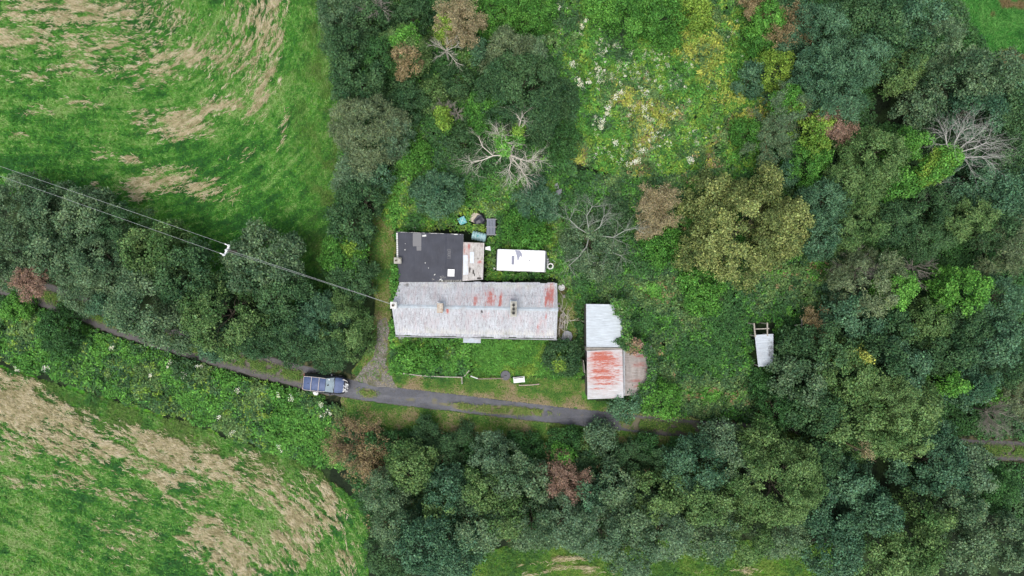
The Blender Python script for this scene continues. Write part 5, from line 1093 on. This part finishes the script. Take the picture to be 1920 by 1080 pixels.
# behind the cottage
tree(757, 92, 46, 6.5, 'willow', 'olive', 'yellowish green tree with bare twiggy edges near the top', extra=[(4, -14, 26, 'bright', 'ivy'), (8, 24, 24, 'brown', 'willow')])
twiggy(862, 42, 44, 6.5, 'tan', 'tan brown dying tree at the top edge', name='dying_tree', cat='tree', leafpal='tan', dens=1.0, main=16)
tree(835, 52, 24, 5.5, 'ivy', 'lime', 'green ivy clad stub left of the tan dying tree', cat='bush')
twiggy(712, 14, 36, 6.5, 'tan', 'bare grey branches arching at the top edge right of the hedge', name='dead_tree', cat='tree', mat=M_deadgrey, leaves=False, main=7, depth=2, thick=1.1)
twiggy(836, 92, 36, 6, 'tan', 'bleached bare dead tree left of the small blue green conifer', name='dead_tree', cat='tree', mat=M_dead, leaves=False, main=8, depth=2, thick=.9)
tree(897, 95, 20, 4.5, 'fine', 'teal', 'small blue green conifer right of the bleached dead tree', name='conifer', leaf=.8)
tree(955, 105, 52, 6.5, 'willow', 'willow', 'brownish grey feathery dome above the big rounded green tree', dens=1.2)
tree(1005, 95, 26, 5.5, 'willow', 'grey', 'small greyish crown on the right shoulder of the feathery dome')
tree(968, 165, 78, 8.5, 'fine', 'dark', 'big rounded fine leaved green tree behind the cottage', dens=1.25)
tree(1000, 215, 50, 6.5, 'fine', 'dark', 'dark lower right lobe beside the big rounded green tree')
tree(915, 205, 40, 6, 'fine', 'green', 'green crown at the lower left of the big rounded green tree')
for a_ in ((770, 20, 36, 3.6, 'dark', 'dark bush at the top edge between bare branches and the tan dying tree'), (930, 25, 46, 3.2, 'green', 'green bush at the top edge above the feathery dome'), (1000, 22, 46, 2.8, 'green', 'green bush at the top edge left of the clearing flowers'), (860, 150, 34, 3.2, 'dark', 'dark bush left of the big rounded green tree'), (810, 180, 32, 3.2, 'olive', 'olive bush above the grey and yellow dead shrub'),
           (770, 290, 34, 2.4, 'green', 'green bush right of the blue grey willow'), (870, 265, 34, 2.6, 'dark', 'dark bush left of the ivy clad dead tree'), (1050, 180, 34, 2.4, 'dark', 'dark bush right of the big rounded green tree'), (720, 200, 32, 3.2, 'teal', 'blue green bush above the blue grey willow'), (1060, 260, 30, 2.2, 'deep', 'dark bush right of the ivy clad dead tree')):
    tree(a_[0], a_[1], a_[2], a_[3], 'fine', a_[4], a_[5], cat='bush')
tree(815, 362, 46, 3.4, 'willow', 'teal', 'round dark green bush with upright leaves above the plastic box', cat='bush', leaf=1.2)
tree(1008, 378, 40, 3.4, 'willow', 'teal', 'blue green bush beside the grey boulders', cat='bush', leaf=1.1)
tree(985, 425, 42, 2.8, 'broad', 'green', 'fresh green leafy bush directly above the caravan', cat='bush', leaf=.9)
tree(752, 440, 10, 1.0, 'fine', 'green', 'tiny green bush at the top left corner of the black flat roof', cat='bush')
twiggy(836, 205, 22, 4.5, 'tan', 'grey dead shrub with a yellow green streak below it', mat=M_deadgrey, leaves=False, main=9, ivy=[(-6, 10, 9, 'lime'), (-4, 24, 8, 'lime')])
twiggy(858, 214, 14, 4, 'tan', 'small grey dead shrub touching the yellow green streak', mat=M_deadgrey, leaves=False, main=8, depth=2)
# ivy clad dead tree above the garden
NT[0] += 1
c = P(962, 285, 4.5); dt = thing('dead_tree', (c.x, c.y, 0), 'bleached dead tree with ivy on its two main limbs above the garden', 'tree'); S = []; rs = random.Random(12)
kk = (H-5)/F
def W3(px, py, z): q = P(px, py, z); return q-Vector((c.x, c.y, 0))
S.append((0, 0, -.2, *W3(955, 290, 3.2), .24, .18))
def limb(p0, pts, r0, nch=2, depth=2, l=1.1):
    p = p0; r0 *= .62
    for i, q in enumerate(pts):
        S.append((*p, *q, r0, r0*.8)); d = (q-p).normalized(); r0 *= .8
        for _ in range(nch+1+(i == len(pts)-1)*3):
            d2 = (d+Vector((rs.gauss(0, .8), rs.gauss(0, .8), rs.gauss(0, .4)))).normalized(); grow(S, q, d2, l*rs.uniform(.7, 1.4), r0*.40, depth, rs, 3, 1, .8, 0, .66, .2)
        p = q
limb(W3(955, 290, 3.2), [W3(945, 285, 4), W3(942, 268, 5.2), W3(938, 255, 5.8)], .17, 4, 2, 1.0)
limb(W3(955, 290, 3.2), [W3(965, 270, 4.2), W3(972, 245, 5.6), W3(976, 226, 6.2)], .16, 4, 2, 1.0)
limb(W3(955, 290, 3.2), [W3(975, 298, 4), W3(988, 302, 4.6), W3(996, 300, 5)], .15, 5, 2, 1.1)
limb(W3(955, 290, 3.2), [W3(958, 305, 4), W3(955, 318, 4.4)], .12, 4, 2, 1.0)
limb(W3(955, 290, 3.2), [W3(978, 318, 4), W3(982, 326, 4.3)], .12, 4, 2, 1.0)
limb(W3(955, 290, 3.2), [W3(925, 292, 3.2), W3(905, 300, 3.0), W3(885, 304, 2.8)], .12, 3, 2, 1.0)
limb(W3(925, 292, 3.2), [W3(905, 275, 3.2), W3(898, 258, 3.2)], .09, 2, 1, .8)
segs_mesh('branches', S, M_dead, dt, k=5)
pp = []
for dx, dy, er, pal_ in ((942-962, 268-285, 9, 'bright'), (946-962, 280-285, 8, 'bright'), (972-962, 250-285, 9, 'lime'), (970-962, 264-285, 8, 'bright'), (938-962, 258-285, 7, 'olive')):
    q = crown_parts(er*kk, 6.0, 3.8, PAL[pal_], int(dx)+77, 'ivy'); pp += [(v+np.array([dx*kk, -dy*kk, -.1]), c_*1.15) for v, c_ in q]
build_leaves('ivy', pp, M_leaf, dt)
# clearing edge and middle
for a_ in ((1180, 30, 40, 3.6, 'green', 'green tree at the top edge above the white flowers'), (1240, 22, 46, 4, 'green', 'broad green tree at the top edge above the yellow plants'), (1130, 15, 32, 3, 'bright', 'bright green bush at the top edge of the clearing'), (1245, 70, 26, 2.2, 'green', 'small green bush left of the yellow plants'), (1300, 20, 36, 3.2, 'lime', 'lime green bush at the top edge right of the broad green tree')):
    tree(*a_[:4], 'broad', a_[4], a_[5], cat='bush' if a_[3] < 3.5 else 'tree', leaf=.9)
twiggy(1483, 55, 40, 5, 'brown', 'brown dying tree near the top, right of the yellow plants', name='dying_tree', cat='tree', leafpal='brown')
twiggy(1415, 12, 26, 4, 'brown', 'small brown dying shrub at the top edge')
tree(1440, 30, 34, 5, 'ivy', 'bright', 'bright green ivy covered tree left of the brown dying tree')
tree(1430, 70, 28, 3.5, 'fine', 'green', 'green bush left of the brown dying tree', cat='bush')
tree(1458, 128, 34, 4, 'fine', 'lime', 'yellow green bush above the grey and green ivy dome', cat='bush')
tree(1412, 145, 30, 3, 'fine', 'teal', 'blue green bush right of the yellow plants', cat='bush')
twiggy(1478, 205, 44, 5.5, 'tan', 'grey twigged dead tree capped by a bright green ivy dome', name='dead_tree', cat='tree', mat=M_deadgrey, leafpal='grey', ivy=[(2, -12, 30, 'bright'), (12, -8, 16, 'lime')])
twiggy(1450, 258, 46, 4.5, 'tan', 'grey brown twiggy tree at the right side of the clearing', name='dying_tree', cat='tree', leafpal='grey', dens=1.6)
tree(1400, 250, 30, 2.6, 'fine', 'green', 'green bush at the right edge of the clearing', cat='bush')
twiggy(1558, 240, 42, 6.5, 'red', 'pinkish brown dying tree with lime green ivy on its left', name='dying_tree', cat='tree', leafpal='red', ivy=[(-22, -8, 20, 'lime'), (-42, 6, 22, 'lime'), (-30, 34, 18, 'lime')])
tree(1520, 300, 44, 5, 'fine', 'green', 'green tree below the pinkish brown dying one')
tree(1465, 315, 34, 3.4, 'fine', 'teal', 'blue green bush above the big yellow olive oak', cat='bush')
twiggy(1228, 390, 46, 5, 'brown', 'light brown dying tree left of the big yellow olive oak', name='dying_tree', cat='tree', leafpal='tan', dens=1.8, main=13, flat=.7)
tree(1335, 368, 50, 6.5, 'broad', 'oak', 'brownish upper left crown beside the big yellow olive oak', dens=.8)
tree(1432, 348, 40, 6.5, 'broad', 'oak', 'small yellow olive crown at the top right of the big oak', dens=.9)
tree(1395, 438, 88, 9.0, 'broad', 'oak', 'big yellow olive oak in the middle of the brambles', dens=.92)
tree(1470, 425, 58, 8, 'broad', 'oak', 'yellow olive right hand crown of the oak group')
tree(1320, 470, 42, 5.5, 'loose', 'oak', 'thin yellow olive lower left crown of the oak group')
tree(1318, 540, 44, 2.6, 'broad', 'green', 'fresh green bush below the big yellow olive oak', cat='bush')
tree(1240, 455, 36, 2.2, 'broad', 'green', 'green bush between the brown dying tree and the brambles', cat='bush')
NT[0] += 1
c = P(1105, 445, 4); dt = thing('dead_tree', (c.x, c.y, 0), 'grey leafless tree spreading its branches over a green bush right of the caravan', 'tree'); S = []; rs = random.Random(31)
S.append((0, 0, -.2, *W3(1105, 440, 2.5), .18, .13))
limb(W3(1105, 440, 2.5), [W3(1103, 425, 3.2), W3(1100, 405, 3.8), W3(1110, 388, 4.2)], .10, 2, 2, 1.2)
limb(W3(1105, 440, 2.5), [W3(1085, 428, 3.2), W3(1068, 412, 3.6)], .09, 2, 2, 1.2)
limb(W3(1105, 440, 2.5), [W3(1125, 425, 3.4), W3(1132, 405, 3.8)], .09, 2, 2, 1.1)
limb(W3(1105, 440, 2.5), [W3(1150, 445, 3.6), W3(1172, 432, 4.0), W3(1190, 428, 4.2)], .09, 3, 2, 1.2)
limb(W3(1105, 440, 2.5), [W3(1100, 462, 3), W3(1085, 482, 2.8), W3(1068, 497, 2.4)], .10, 1, 2, 1.2)
limb(W3(1105, 440, 2.5), [W3(1140, 470, 3), W3(1165, 480, 3)], .07, 2, 2, 1.1)
segs_mesh('branches', S, simple('lichened_branch', (.33, .355, .30), .9, .2, 4), dt, k=5)
tree(1115, 462, 64, 3.0, 'fine', 'grey', 'grey green bush beneath the leafless tree right of the caravan', cat='bush', dens=.9)
tree(1150, 410, 36, 2.4, 'fine', 'dark', 'dark bush left of the light brown dying tree', cat='bush')
tree(1058, 672, 36, 2.2, 'fine', 'dark', 'dark bush with yellow green flecks in the right corner of the front garden', cat='bush', extra=[(-8, 8, 12, 'lime', 'fine')])
tree(1178, 756, 30, 2.8, 'broad', 'teal', 'blue green bush at the bottom right corner of the rusty shed', cat='bush', leaf=.85)
tree(1243, 752, 40, 3.4, 'broad', 'bright', 'yellow green bush beside the lane right of the rusty shed', cat='bush', leaf=.9)
tree(1205, 738, 22, 2.4, 'broad', 'green', 'small green bush against the rusty shed side roof', cat='bush', leaf=.85)
tree(1127, 822, 30, 2.6, 'broad', 'silver', 'pale blue green bush just below the lane', cat='bush', leaf=.9)
tree(810, 655, 26, 1.2, 'broad', 'green', 'leafy green bush in the left half of the front garden', cat='bush')
tree(765, 668, 24, 1.2, 'broad', 'green', 'leafy green bush at the left end of the front garden', cat='bush')
# right hand wood
G3 = 'trees of the right hand wood'
for a_ in (
 (1548, 60, 56, 8, 'willow', 'teal', 'blue green feathery tree at the top, right of the brown dying tree'),
 (1545, 130, 56, 8, 'fine', 'teal', 'blue green tree below the feathery one near the top'),
 (1600, 110, 56, 8.5, 'willow', 'teal', 'long leaved blue green tree left of the dark hollow'),
 (1575, 180, 56, 8, 'willow', 'teal', 'blue green tree above the pinkish brown dying one'),
 (1600, 30, 50, 8, 'broad', 'dark', 'dark tree at the top edge above the long leaved one'),
 (1655, 50, 58, 9, 'broad', 'dark', 'dark tree near the top edge above the dark hollow'),
 (1715, 30, 58, 9, 'broad', 'teal', 'dense tree at the top edge left of the bright pasture'),
 (1760, 75, 46, 9, 'willow', 'grey', 'greyish tree bordering the bright pasture'),
 (1705, 95, 50, 8, 'broad', 'dark', 'dark tree at the upper right of the dark hollow'),
 (1700, 125, 44, 6.5, 'fine', 'olive', 'olive tree hanging over the dark hollow'),
 (1722, 200, 34, 7, 'broad', 'grey', 'slim grey green tree at the right side of the dark hollow'),
 (1800, 145, 56, 9, 'broad', 'grey', 'large grey green tree below the bright pasture'),
 (1862, 140, 50, 9, 'broad', 'grey', 'grey green tree at the lower edge of the bright pasture'),
 (1835, 205, 52, 8.5, 'broad', 'teal', 'blue green tree above the ivy clad bare tree'),
 (1895, 205, 48, 8, 'broad', 'dark', 'dark tree at the right edge below the bright pasture'),
 (1770, 245, 36, 5, 'fine', 'dark', 'low dark tree left of the ivy clad bare tree'),
 (1880, 290, 54, 8, 'fine', 'dark', 'dark tree right of the ivy clad bare tree'),
 (1830, 335, 50, 7, 'fine', 'teal', 'blue green tree below the bare branches'),
 (1900, 360, 56, 8.5, 'broad', 'teal', 'blue green tree at the right edge, middle of the upper half'),
 (1650, 290, 60, 8.5, 'fine', 'olive', 'olive tree below the dark hollow'),
 (1702, 272, 34, 8.0, 'fine', 'green', 'green rounded crown left of the ivy clad bare tree'),
 (1620, 345, 56, 7.5, 'willow', 'olive', 'drooping olive tree below the pinkish brown dying one'),
 (1682, 348, 40, 6.5, 'broad', 'green', 'green tree below the rounded crown left of the bare tree'),
 (1555, 375, 48, 6, 'willow', 'teal', 'blue green tree right of the oak group'),
 (1545, 440, 44, 6, 'fine', 'teal', 'blue green tree touching the lower right of the oak group'),
 (1610, 420, 54, 7, 'willow', 'olive', 'olive tree above the grey domed one'),
 (1680, 415, 48, 7, 'fine', 'dark', 'dark tree above right of the grey domed one'),
 (1745, 380, 44, 6, 'fine', 'dark', 'dark tree in the middle of the wood below the bare tree'),
 (1820, 410, 44, 8, 'willow', 'olive', 'yellowish feathery tree near the right edge'),
 (1895, 460, 46, 8, 'willow', 'willow', 'pale olive feathery tree at the right edge above the middle'),
 (1870, 430, 38, 7.5, 'fine', 'dark', 'dark tree between the two pale feathery ones at the right'),
 (1745, 450, 40, 6, 'willow', 'dark', 'dark feathery tree above the two ivy domes'),
 (1600, 595, 50, 6.5, 'broad', 'teal', 'blue green tree under the grey domed one'),
 (1665, 610, 46, 6.5, 'broad', 'dark', 'dark tree under the bright patch of the grey domed one'),
 (1745, 600, 46, 6.5, 'fine', 'olive', 'olive tree between and below the two ivy domes'),
 (1810, 610, 46, 7, 'fine', 'dark', 'dark tree below the bright green ivy dome'),
 (1880, 560, 46, 7.5, 'fine', 'teal', 'blue green tree at the right edge beside the bright ivy dome'),
 (1870, 640, 54, 7.5, 'broad', 'teal', 'blue green tree at the right edge below the middle'),
 (1494, 648, 34, 5.0, 'broad', 'dark', 'dark tree right of the small open shelter'),
 (1512, 712, 54, 7.0, 'broad', 'grey', 'grey green tree overhanging the small open shelter'),
 (1550, 660, 52, 8, 'broad', 'dark', 'dark tree below the broken timber frame'),
 (1590, 700, 60, 9, 'broad', 'olive', 'olive tree left of the yellow green patch'),
 (1650, 680, 56, 9, 'broad', 'dark', 'dark green tree right of the yellow green patch'),
 (1700, 690, 54, 9, 'broad', 'teal', 'blue green tree in the middle of the lower wood'),
 (1535, 765, 56, 7.5, 'broad', 'dark', 'dark tree above the lane where it enters the wood'),
 (1600, 785, 56, 8.5, 'broad', 'olive', 'olive tree over the lane left of the brown tinged crown'),
 (1655, 760, 60, 9.5, 'broad', 'olive', 'tall olive tree with a brown tinged crown'),
 (1710, 760, 50, 9, 'broad', 'olive', 'olive tree right of the brown tinged crown'),
 (1640, 815, 50, 8.5, 'fine', 'olive', 'olive tree at the left rim of the black gap by the lane'),
 (1700, 820, 46, 8.5, 'broad', 'olive', 'olive tree directly above the black gap by the lane'),
 (1775, 665, 46, 7, 'broad', 'dark', 'dark tree right of the lower wood middle'),
 (1820, 720, 50, 6.5, 'broad', 'teal', 'blue green tree left of the grey twiggy tangle'),
 (1900, 690, 40, 6, 'fine', 'dark', 'dark tree at the right edge above the grey twiggy tangle'),
 (1465, 770, 40, 5, 'fine', 'deep', 'very dark low tree left of the lower wood'),
 (1425, 722, 26, 2.6, 'fine', 'deep', 'very dark low tree below the small open shelter')):
    tree(*a_, group=G3)
tree(1640, 535, 66, 8, 'willow', 'willow', 'grey domed tree with a bright green ivy patch on its right', group=G3, extra=[(40, 6, 34, 'bright', 'ivy')])
twiggy(1605, 500, 44, 6.5, 'tan', 'grey bare twigs fringing the upper left of the grey dome', name='dead_tree', cat='tree', mat=M_deadgrey, leaves=False, main=9)
tree(1809, 545, 46, 8.5, 'ivy', 'bright', 'tight round bright green ivy dome', group=G3, dens=1.2)
tree(1602, 668, 20, 9.3, 'ivy', 'yellow', 'yellow green patch of leaves in the lower wood', cat='bush')
tree(1783, 722, 24, 7.4, 'ivy', 'bright', 'bright green crown right of the lower wood olive trees', group=G3)
tree(1868, 740, 20, 5, 'ivy', 'bright', 'small bright green tuft on the grey twiggy tangle', cat='bush')
twiggy(1868, 775, 50, 5.5, 'tan', 'grey twiggy tangle beside the lane near the right edge', name='dead_tree', cat='tree', mat=M_deadgrey, leaves=False, main=12, depth=3)
twiggy(1912, 745, 36, 5.5, 'brown', 'brown twiggy tree at the right edge above the lane', name='dying_tree', cat='tree', leafpal='willow')
twiggy(1662, 735, 34, 9.8, 'brown', 'brown twigs showing through the tall olive crown', name='dying_tree', cat='tree', leafpal='olive', dens=1.3, depth=3)
twiggy(1602, 838, 19, 8.6, 'tan', 'small tan dying crown left of the black gap', name='dying_tree', cat='tree', leafpal='tan', dens=.3, main=8, depth=2)
twiggy(1530, 615, 34, 4.5, 'brown', 'brown tangle of twigs right of the broken timber frame', leaves=True, main=9)
twiggy(1720, 500, 40, 5.5, 'tan', 'bare grey twigs between the grey dome and the ivy dome', name='dead_tree', cat='tree', mat=M_deadgrey, leaves=False, main=9, depth=2)
NT[0] += 1
c = P(1775, 305, 6); dt = thing('dead_tree', (c.x, c.y, 0), 'leaning bare white tree with a bright ivy clad trunk at the upper right', 'tree'); S = []; rs = random.Random(77)
S.append((*W3(1722, 335, 1.5), *W3(1752, 315, 4), .26, .22)); S.append((*W3(1752, 315, 4), *W3(1785, 290, 7), .22, .15)); S.append((*W3(1700, 350, -.2), *W3(1722, 335, 1.5), .30, .26))
limb(W3(1785, 290, 7), [W3(1800, 285, 7.6), W3(1825, 278, 8.2), W3(1848, 268, 8.6)], .11, 3, 2, 1.5)
limb(W3(1785, 290, 7), [W3(1790, 268, 8), W3(1800, 248, 8.6)], .11, 4, 2, 1.5)
limb(W3(1785, 290, 7), [W3(1775, 270, 7.6), W3(1772, 252, 8)], .10, 4, 2, 1.3)
limb(W3(1785, 290, 7), [W3(1810, 295, 7.6), W3(1840, 294, 8)], .10, 4, 2, 1.5)
limb(W3(1785, 290, 7), [W3(1812, 268, 8), W3(1826, 258, 8.4)], .10, 3, 2, 1.4)
limb(W3(1752, 315, 4), [W3(1758, 330, 4), W3(1764, 342, 4.2)], .08, 3, 2, 1.0)
limb(W3(1752, 315, 4), [W3(1738, 340, 3.6), W3(1736, 352, 3.6)], .07, 2, 2, .9)
segs_mesh('branches', S, simple('bleached_bark', (.46, .45, .41), .9, .15, 5), dt, k=5)
pp = []
for i in range(9):
    t = i/8; q_ = W3(1728+58*t, 332-42*t, 5.0+2.6*t)
    r_ = .70+.30*math.sin(t*3.0); q = crown_parts(r_, r_*1.2, -r_*.4, PAL['bright' if i % 3 else 'lime'], 900+i, 'ivy'); pp += [(v+np.array(list(q_))-np.array([0, 0, .3]), c_) for v, c_ in q]
build_leaves('ivy', pp, M_leaf, dt)
# bottom
G4 = 'trees along the bottom below the lane'
for a_ in (
 (772, 880, 48, 6.5, 'broad', 'olive', 'yellowish green tree right of the big reddish brown shrub'),
 (838, 925, 44, 6.5, 'broad', 'teal', 'dark blue green tree between two yellowish green ones at the bottom left'),
 (822, 965, 38, 7, 'broad', 'olive', 'small yellowish green tree below the dark blue green one'),
 (722, 930, 46, 7, 'fine', 'grey', 'grey green tree at the left end of the bottom row'),
 (740, 990, 50, 7.5, 'fine', 'grey', 'grey green tree at the left end of the bottom row, lower down'),
 (795, 1020, 66, 8.5, 'broad', 'teal', 'blue green tree at the bottom edge, left part'),
 (725, 1050, 44, 6, 'fine', 'dark', 'dark tree at the bottom left corner of the wood'),
 (855, 1030, 50, 7.5, 'broad', 'teal', 'blue green tree at the bottom edge left of the grass strip'),
 (920, 855, 40, 6, 'fine', 'silver', 'pale feathery grey green tree just below the lane'),
 (950, 890, 46, 7, 'broad', 'grey', 'grey green tree left of the red brown twiggy one'),
 (905, 920, 44, 7, 'broad', 'olive', 'yellowish green tree in the bottom row, left of the middle'),
 (895, 985, 50, 7.5, 'broad', 'grey', 'grey green tree above the left end of the bottom grass strip'),
 (945, 975, 44, 7, 'broad', 'olive', 'olive tree below left of the red brown twiggy one'),
 (1005, 905, 34, 6, 'broad', 'grey', 'small grey green tree touching the left of the red brown twiggy one'),
 (1000, 990, 50, 7.5, 'fine', 'grey', 'grey green tree above the middle of the bottom grass strip'),
 (1060, 985, 50, 7.5, 'fine', 'silver', 'silvery tree below the red brown twiggy one'),
 (1150, 915, 44, 6.5, 'broad', 'grey', 'grey green tree right of the red brown twiggy one'),
 (1108, 935, 34, 6.5, 'broad', 'teal', 'blue green tree right below the red brown twiggy one'),
 (1120, 1000, 54, 8, 'fine', 'silver', 'silvery tree above the right end of the bottom grass strip'),
 (1180, 975, 48, 7.5, 'broad', 'grey', 'grey green tree in the middle of the bottom row'),
 (1190, 1040, 50, 7, 'fine', 'silver', 'silvery tree reaching the bottom edge between the two grass strips'),
 (1235, 935, 48, 7, 'broad', 'olive', 'olive crown right of the middle of the bottom row'),
 (1255, 1000, 56, 8.5, 'fine', 'silver', 'silvery grey tree at the left of the right hand bottom grass'),
 (1352, 832, 42, 6, 'broad', 'silver', 'pale blue green tree where the lane enters the trees'),
 (1438, 832, 42, 7, 'broad', 'olive', 'light green tree above the fine leaved broad one'),
 (1310, 880, 56, 7.5, 'broad', 'teal', 'blue green tree below the pale one by the lane'),
 (1320, 935, 60, 8.5, 'broad', 'olive', 'olive tree left of the fine leaved broad one'),
 (1340, 1000, 54, 8.5, 'broad', 'grey', 'grey green tree above the left part of the right hand bottom grass'),
 (1410, 1010, 50, 8, 'fine', 'olive', 'olive tree bordering the right hand bottom grass'),
 (1470, 1000, 54, 8, 'fine', 'grey', 'grey green tree bordering the right hand bottom grass'),
 (1380, 870, 44, 7, 'broad', 'grey', 'grey green tree at the upper left of the fine leaved broad one'),
 (1535, 865, 44, 7, 'broad', 'dark', 'dark tree at the upper right of the fine leaved broad one'),
 (1588, 900, 42, 8, 'broad', 'teal', 'blue green tree left of the black gap'),
 (1560, 965, 56, 8.5, 'broad', 'teal', 'dark blue green tree right of the fine leaved broad one'),
 (1570, 1035, 54, 8.5, 'broad', 'teal', 'blue green tree at the bottom edge right of the grass'),
 (1640, 965, 52, 8.5, 'broad', 'teal', 'blue green tree below the black gap'),
 (1650, 1040, 58, 9, 'broad', 'olive', 'green tree at the bottom edge below the black gap'),
 (1735, 970, 46, 9, 'broad', 'olive', 'fresh green crown below right of the black gap'),
 (1720, 1030, 56, 9, 'broad', 'olive', 'green tree at the bottom edge, right part'),
 (1765, 880, 62, 9, 'broad', 'teal', 'large blue green tree right of the black gap'),
 (1820, 880, 48, 8.5, 'broad', 'silver', 'pale blue green tree below the right hand lane end'),
 (1800, 945, 54, 9, 'broad', 'grey', 'grey green tree below the large blue green one'),
 (1800, 1020, 58, 9, 'broad', 'grey', 'grey green tree near the bottom right corner'),
 (1875, 920, 38, 5.5, 'fine', 'deep', 'very dark tree at the right edge below the lane'),
 (1890, 1020, 52, 8.5, 'broad', 'grey', 'grey green tree in the bottom right corner'),
 (1755, 815, 38, 7, 'fine', 'teal', 'blue green tree between the black gap and the grey twiggy tangle')):
    tree(*a_, group=G4)
tree(1465, 915, 90, 10, 'fine', 'olive', 'broad fine leaved olive green tree, widest of the bottom right', group=G4, dens=1.25)
twiggy(672, 845, 68, 4.2, 'red', 'big reddish brown shrub between the verge weeds and the bottom trees', leafpal='brown', dens=.6, main=17, depth=3, flat=.6, thick=1.0)
tree(722, 832, 36, 3.0, 'loose', 'deep', 'dark bush growing through the big reddish brown shrub', cat='bush')
tree(700, 865, 34, 2.6, 'loose', 'brown', 'dull brown bush at the right foot of the big reddish brown shrub', cat='bush')
twiggy(1062, 900, 44, 5.5, 'red', 'red brown twiggy tree in the middle of the bottom row', name='dying_tree', cat='tree', leafpal='red', dens=1.0, main=14)
tree(1056, 853, 16, 4.5, 'ivy', 'bright', 'bright green tuft on top of the red brown twiggy tree', cat='bush')
for a_ in ((845, 838, 46, 3, 'dark brown scrubby shrub right of the yellowish green tree'), (800, 815, 30, 2.4, 'brown scrubby shrub just below the lane verge'), (1180, 858, 42, 3, 'dark brown scrubby shrub right of the pale bush below the lane'), (1245, 868, 34, 3, 'dark brown scrubby shrub left of the trees where the lane disappears')):
    twiggy(*a_[:4], 'brown', a_[4], mat=simple('dark_twig', (.13, .10, .07), .9, .3) if a_[0] == 845 else bpy.data.materials['dark_twig'], leafpal='dark', dens=1.6, main=12)
for a_ in ((980, 840, 34, 'dark green bush just below the lane, left of the red brown tree'), (1060, 832, 30, 'dark green bush between the lane and the red brown twiggy tree'), (890, 850, 28, 'dark green bush left of the pale feathery tree'), (1215, 838, 24, 'dark green bush below the lane opposite the yellow green bush'), (1278, 850, 26, 'dark green bush below the lane near where it enters the trees')):
    tree(a_[0], a_[1], a_[2], 2.2, 'fine', 'deep', a_[3], cat='bush')
